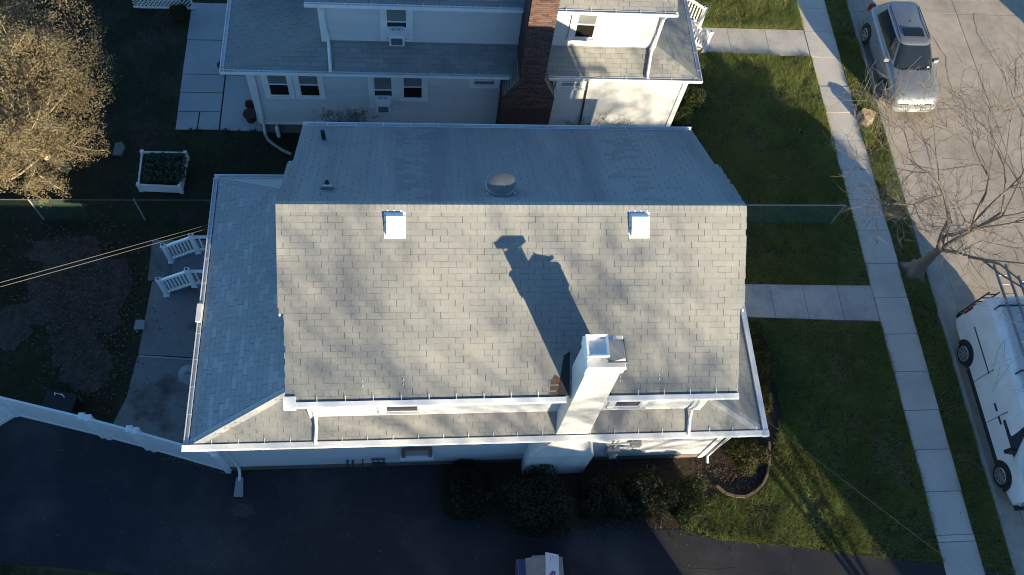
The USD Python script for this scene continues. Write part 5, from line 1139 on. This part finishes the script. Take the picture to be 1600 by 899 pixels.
# pallet of wrapped shingle bundles on the driveway
PX, PYc = 3.14, 2.75
t = thing('shingle_pallet', (PX, PYc, 0), 'wooden pallet stacked with wrapped shingle bundles on the black driveway', 'pallet')
for y in (PYc - .6, PYc - .3, PYc, PYc + .3, PYc + .6): put('pallet_slat', B().box(PX - .62, PX + .62, y - .05, y + .05, .10, .12), 'pallet_wood', t)
for x in (-.58, 0, .58): put('pallet_runner', B().box(PX + x - .03, PX + x + .03, PYc - .65, PYc + .65, .008, .10), 'pallet_wood', t)
bx = random.Random(8)
for lay in range(7):
    z = .125 + lay * .078
    for k in range(3):
        x0 = PX - .60 + k * .40; j = bx.uniform(-.02, .02); q = bx.uniform(-.03, .03)
        put('bundle', B().hexa([(x0 + j, PYc - .78 + q, z), (x0 + .385 + j, PYc - .78 + q, z), (x0 + .385 + j, PYc + .78 + q - .05 * (k != 1), z), (x0 + j, PYc + .78 + q - .05 * (k != 1), z)], [(x0 + j, PYc - .78 + q, z + .07), (x0 + .385 + j, PYc - .78 + q, z + .07), (x0 + .385 + j, PYc + .78 + q - .05 * (k != 1), z + .07), (x0 + j, PYc + .78 + q - .05 * (k != 1), z + .07)]), 'tan_wrap' if k != 0 or lay % 2 else 'blue_wrap', t)
zt = .125 + 7 * .078
put('wrap_sheet', B().hexa([(PX - .42, PYc - .8, zt), (PX + .10, PYc - .8, zt), (PX + .12, PYc + .80, zt), (PX - .40, PYc + .74, zt)], [(PX - .42, PYc - .8, zt + .02), (PX + .10, PYc - .8, zt + .04), (PX + .12, PYc + .80, zt + .04), (PX - .40, PYc + .74, zt + .02)]), 'tan_wrap', t)
LB = thing('labelled_bundle', (PX + .3, PYc, zt), 'white wrapped bundle with red and blue printing on top of the pallet', 'bundle')
A_ = [(PX + .05, PYc - .78), (PX + .40, PYc - .80), (PX + .47, PYc + .78), (PX + .13, PYc + .86)]
put('wrapper', B().hexa([(*q, zt + .045) for q in A_], [(*q, zt + .12) for q in A_]), 'label_white', LB)
tx = meshkit.text_mesh('A', .20, .003, bold=True); tx.apply_transform(trimesh.transformations.rotation_matrix(-.35, [0, 0, 1])); tx.apply_translation([PX + .12, PYc + .22, zt + .121])
put('letter', tx, 'label_red', LB)
tx = meshkit.text_mesh('A', .22, .002, bold=True); tx.apply_transform(trimesh.transformations.rotation_matrix(-.35, [0, 0, 1])); tx.apply_translation([PX + .15, PYc + .20, zt + .1195])
put('letter', tx, 'label_blue', LB)
put('print_block', B().box(PX + .24, PX + .255, PYc + .62, PYc + .76, zt + .121, zt + .122).box(PX + .30, PX + .308, PYc + .70, PYc + .76, zt + .121, zt + .122).box(PX + .34, PX + .348, PYc + .70, PYc + .74, zt + .121, zt + .122), 'label_blue', LB)

# ================================================================ HOUSES AROUND (they throw the long evening shadows)
def plain_house(name, x0, x1, y0, y1, eave, ridge, label, along='x', inset=0.0, win=True):
    t = thing(name, ((x0 + x1) / 2, (y0 + y1) / 2, 0), label, 'house')
    put('wall', B().box(x0, x1, y0, y1, -.2, eave), 'far_wall', t)
    o = .35; X0, X1, Y0, Y1 = x0 - o, x1 + o, y0 - o, y1 + o
    if along == 'x': r0, r1 = (X0 + inset, (Y0 + Y1) / 2, ridge), (X1 - inset, (Y0 + Y1) / 2, ridge); F = [(0, 1, 5, 4), (2, 3, 4, 5), (3, 0, 4, 4), (1, 2, 5, 5), (3, 2, 1, 0)]
    else: r0, r1 = ((X0 + X1) / 2, Y0 + inset, ridge), ((X0 + X1) / 2, Y1 - inset, ridge); F = [(1, 2, 5, 4), (3, 0, 4, 5), (0, 1, 4, 4), (2, 3, 5, 5), (3, 2, 1, 0)]
    put('roof', B().add([(X0, Y0, eave), (X1, Y0, eave), (X1, Y1, eave), (X0, Y1, eave), r0, r1], F), 'far_roof', t)
    if win:
        for x in np.arange(x0 + 1.0, x1 - 1.0, 2.2):
            for y, s in ((y0, -1), (y1, 1)):
                w = put('window', B().box(x, x + .9, *sorted((y, y + s * .05)), 1.0, 2.2), 'white_paint', t)
                put('pane', B().box(x + .08, x + .82, *sorted((y + s * .051, y + s * .055)), 1.08, 2.12), 'window_glass', w)
    return t
SLP = math.tan(SUN_EL) / .866
plain_house('garage_house', -13, 9.4, -8.5, -1.0, 2.9, 2.6 + 11.0 * SLP, 'low grey roofed house on the far side of the black driveway', 'x', .8)
plain_house('street_house', 27.2, 34, -21.4, -16.2, 33 * SLP, 40 * SLP, 'tall house across the street to the south east', 'x', .2)
plain_house('street_house', 30.4, 40, 12.0, 21, 5.2, 7.6, 'house across the street to the east', 'x', .6)
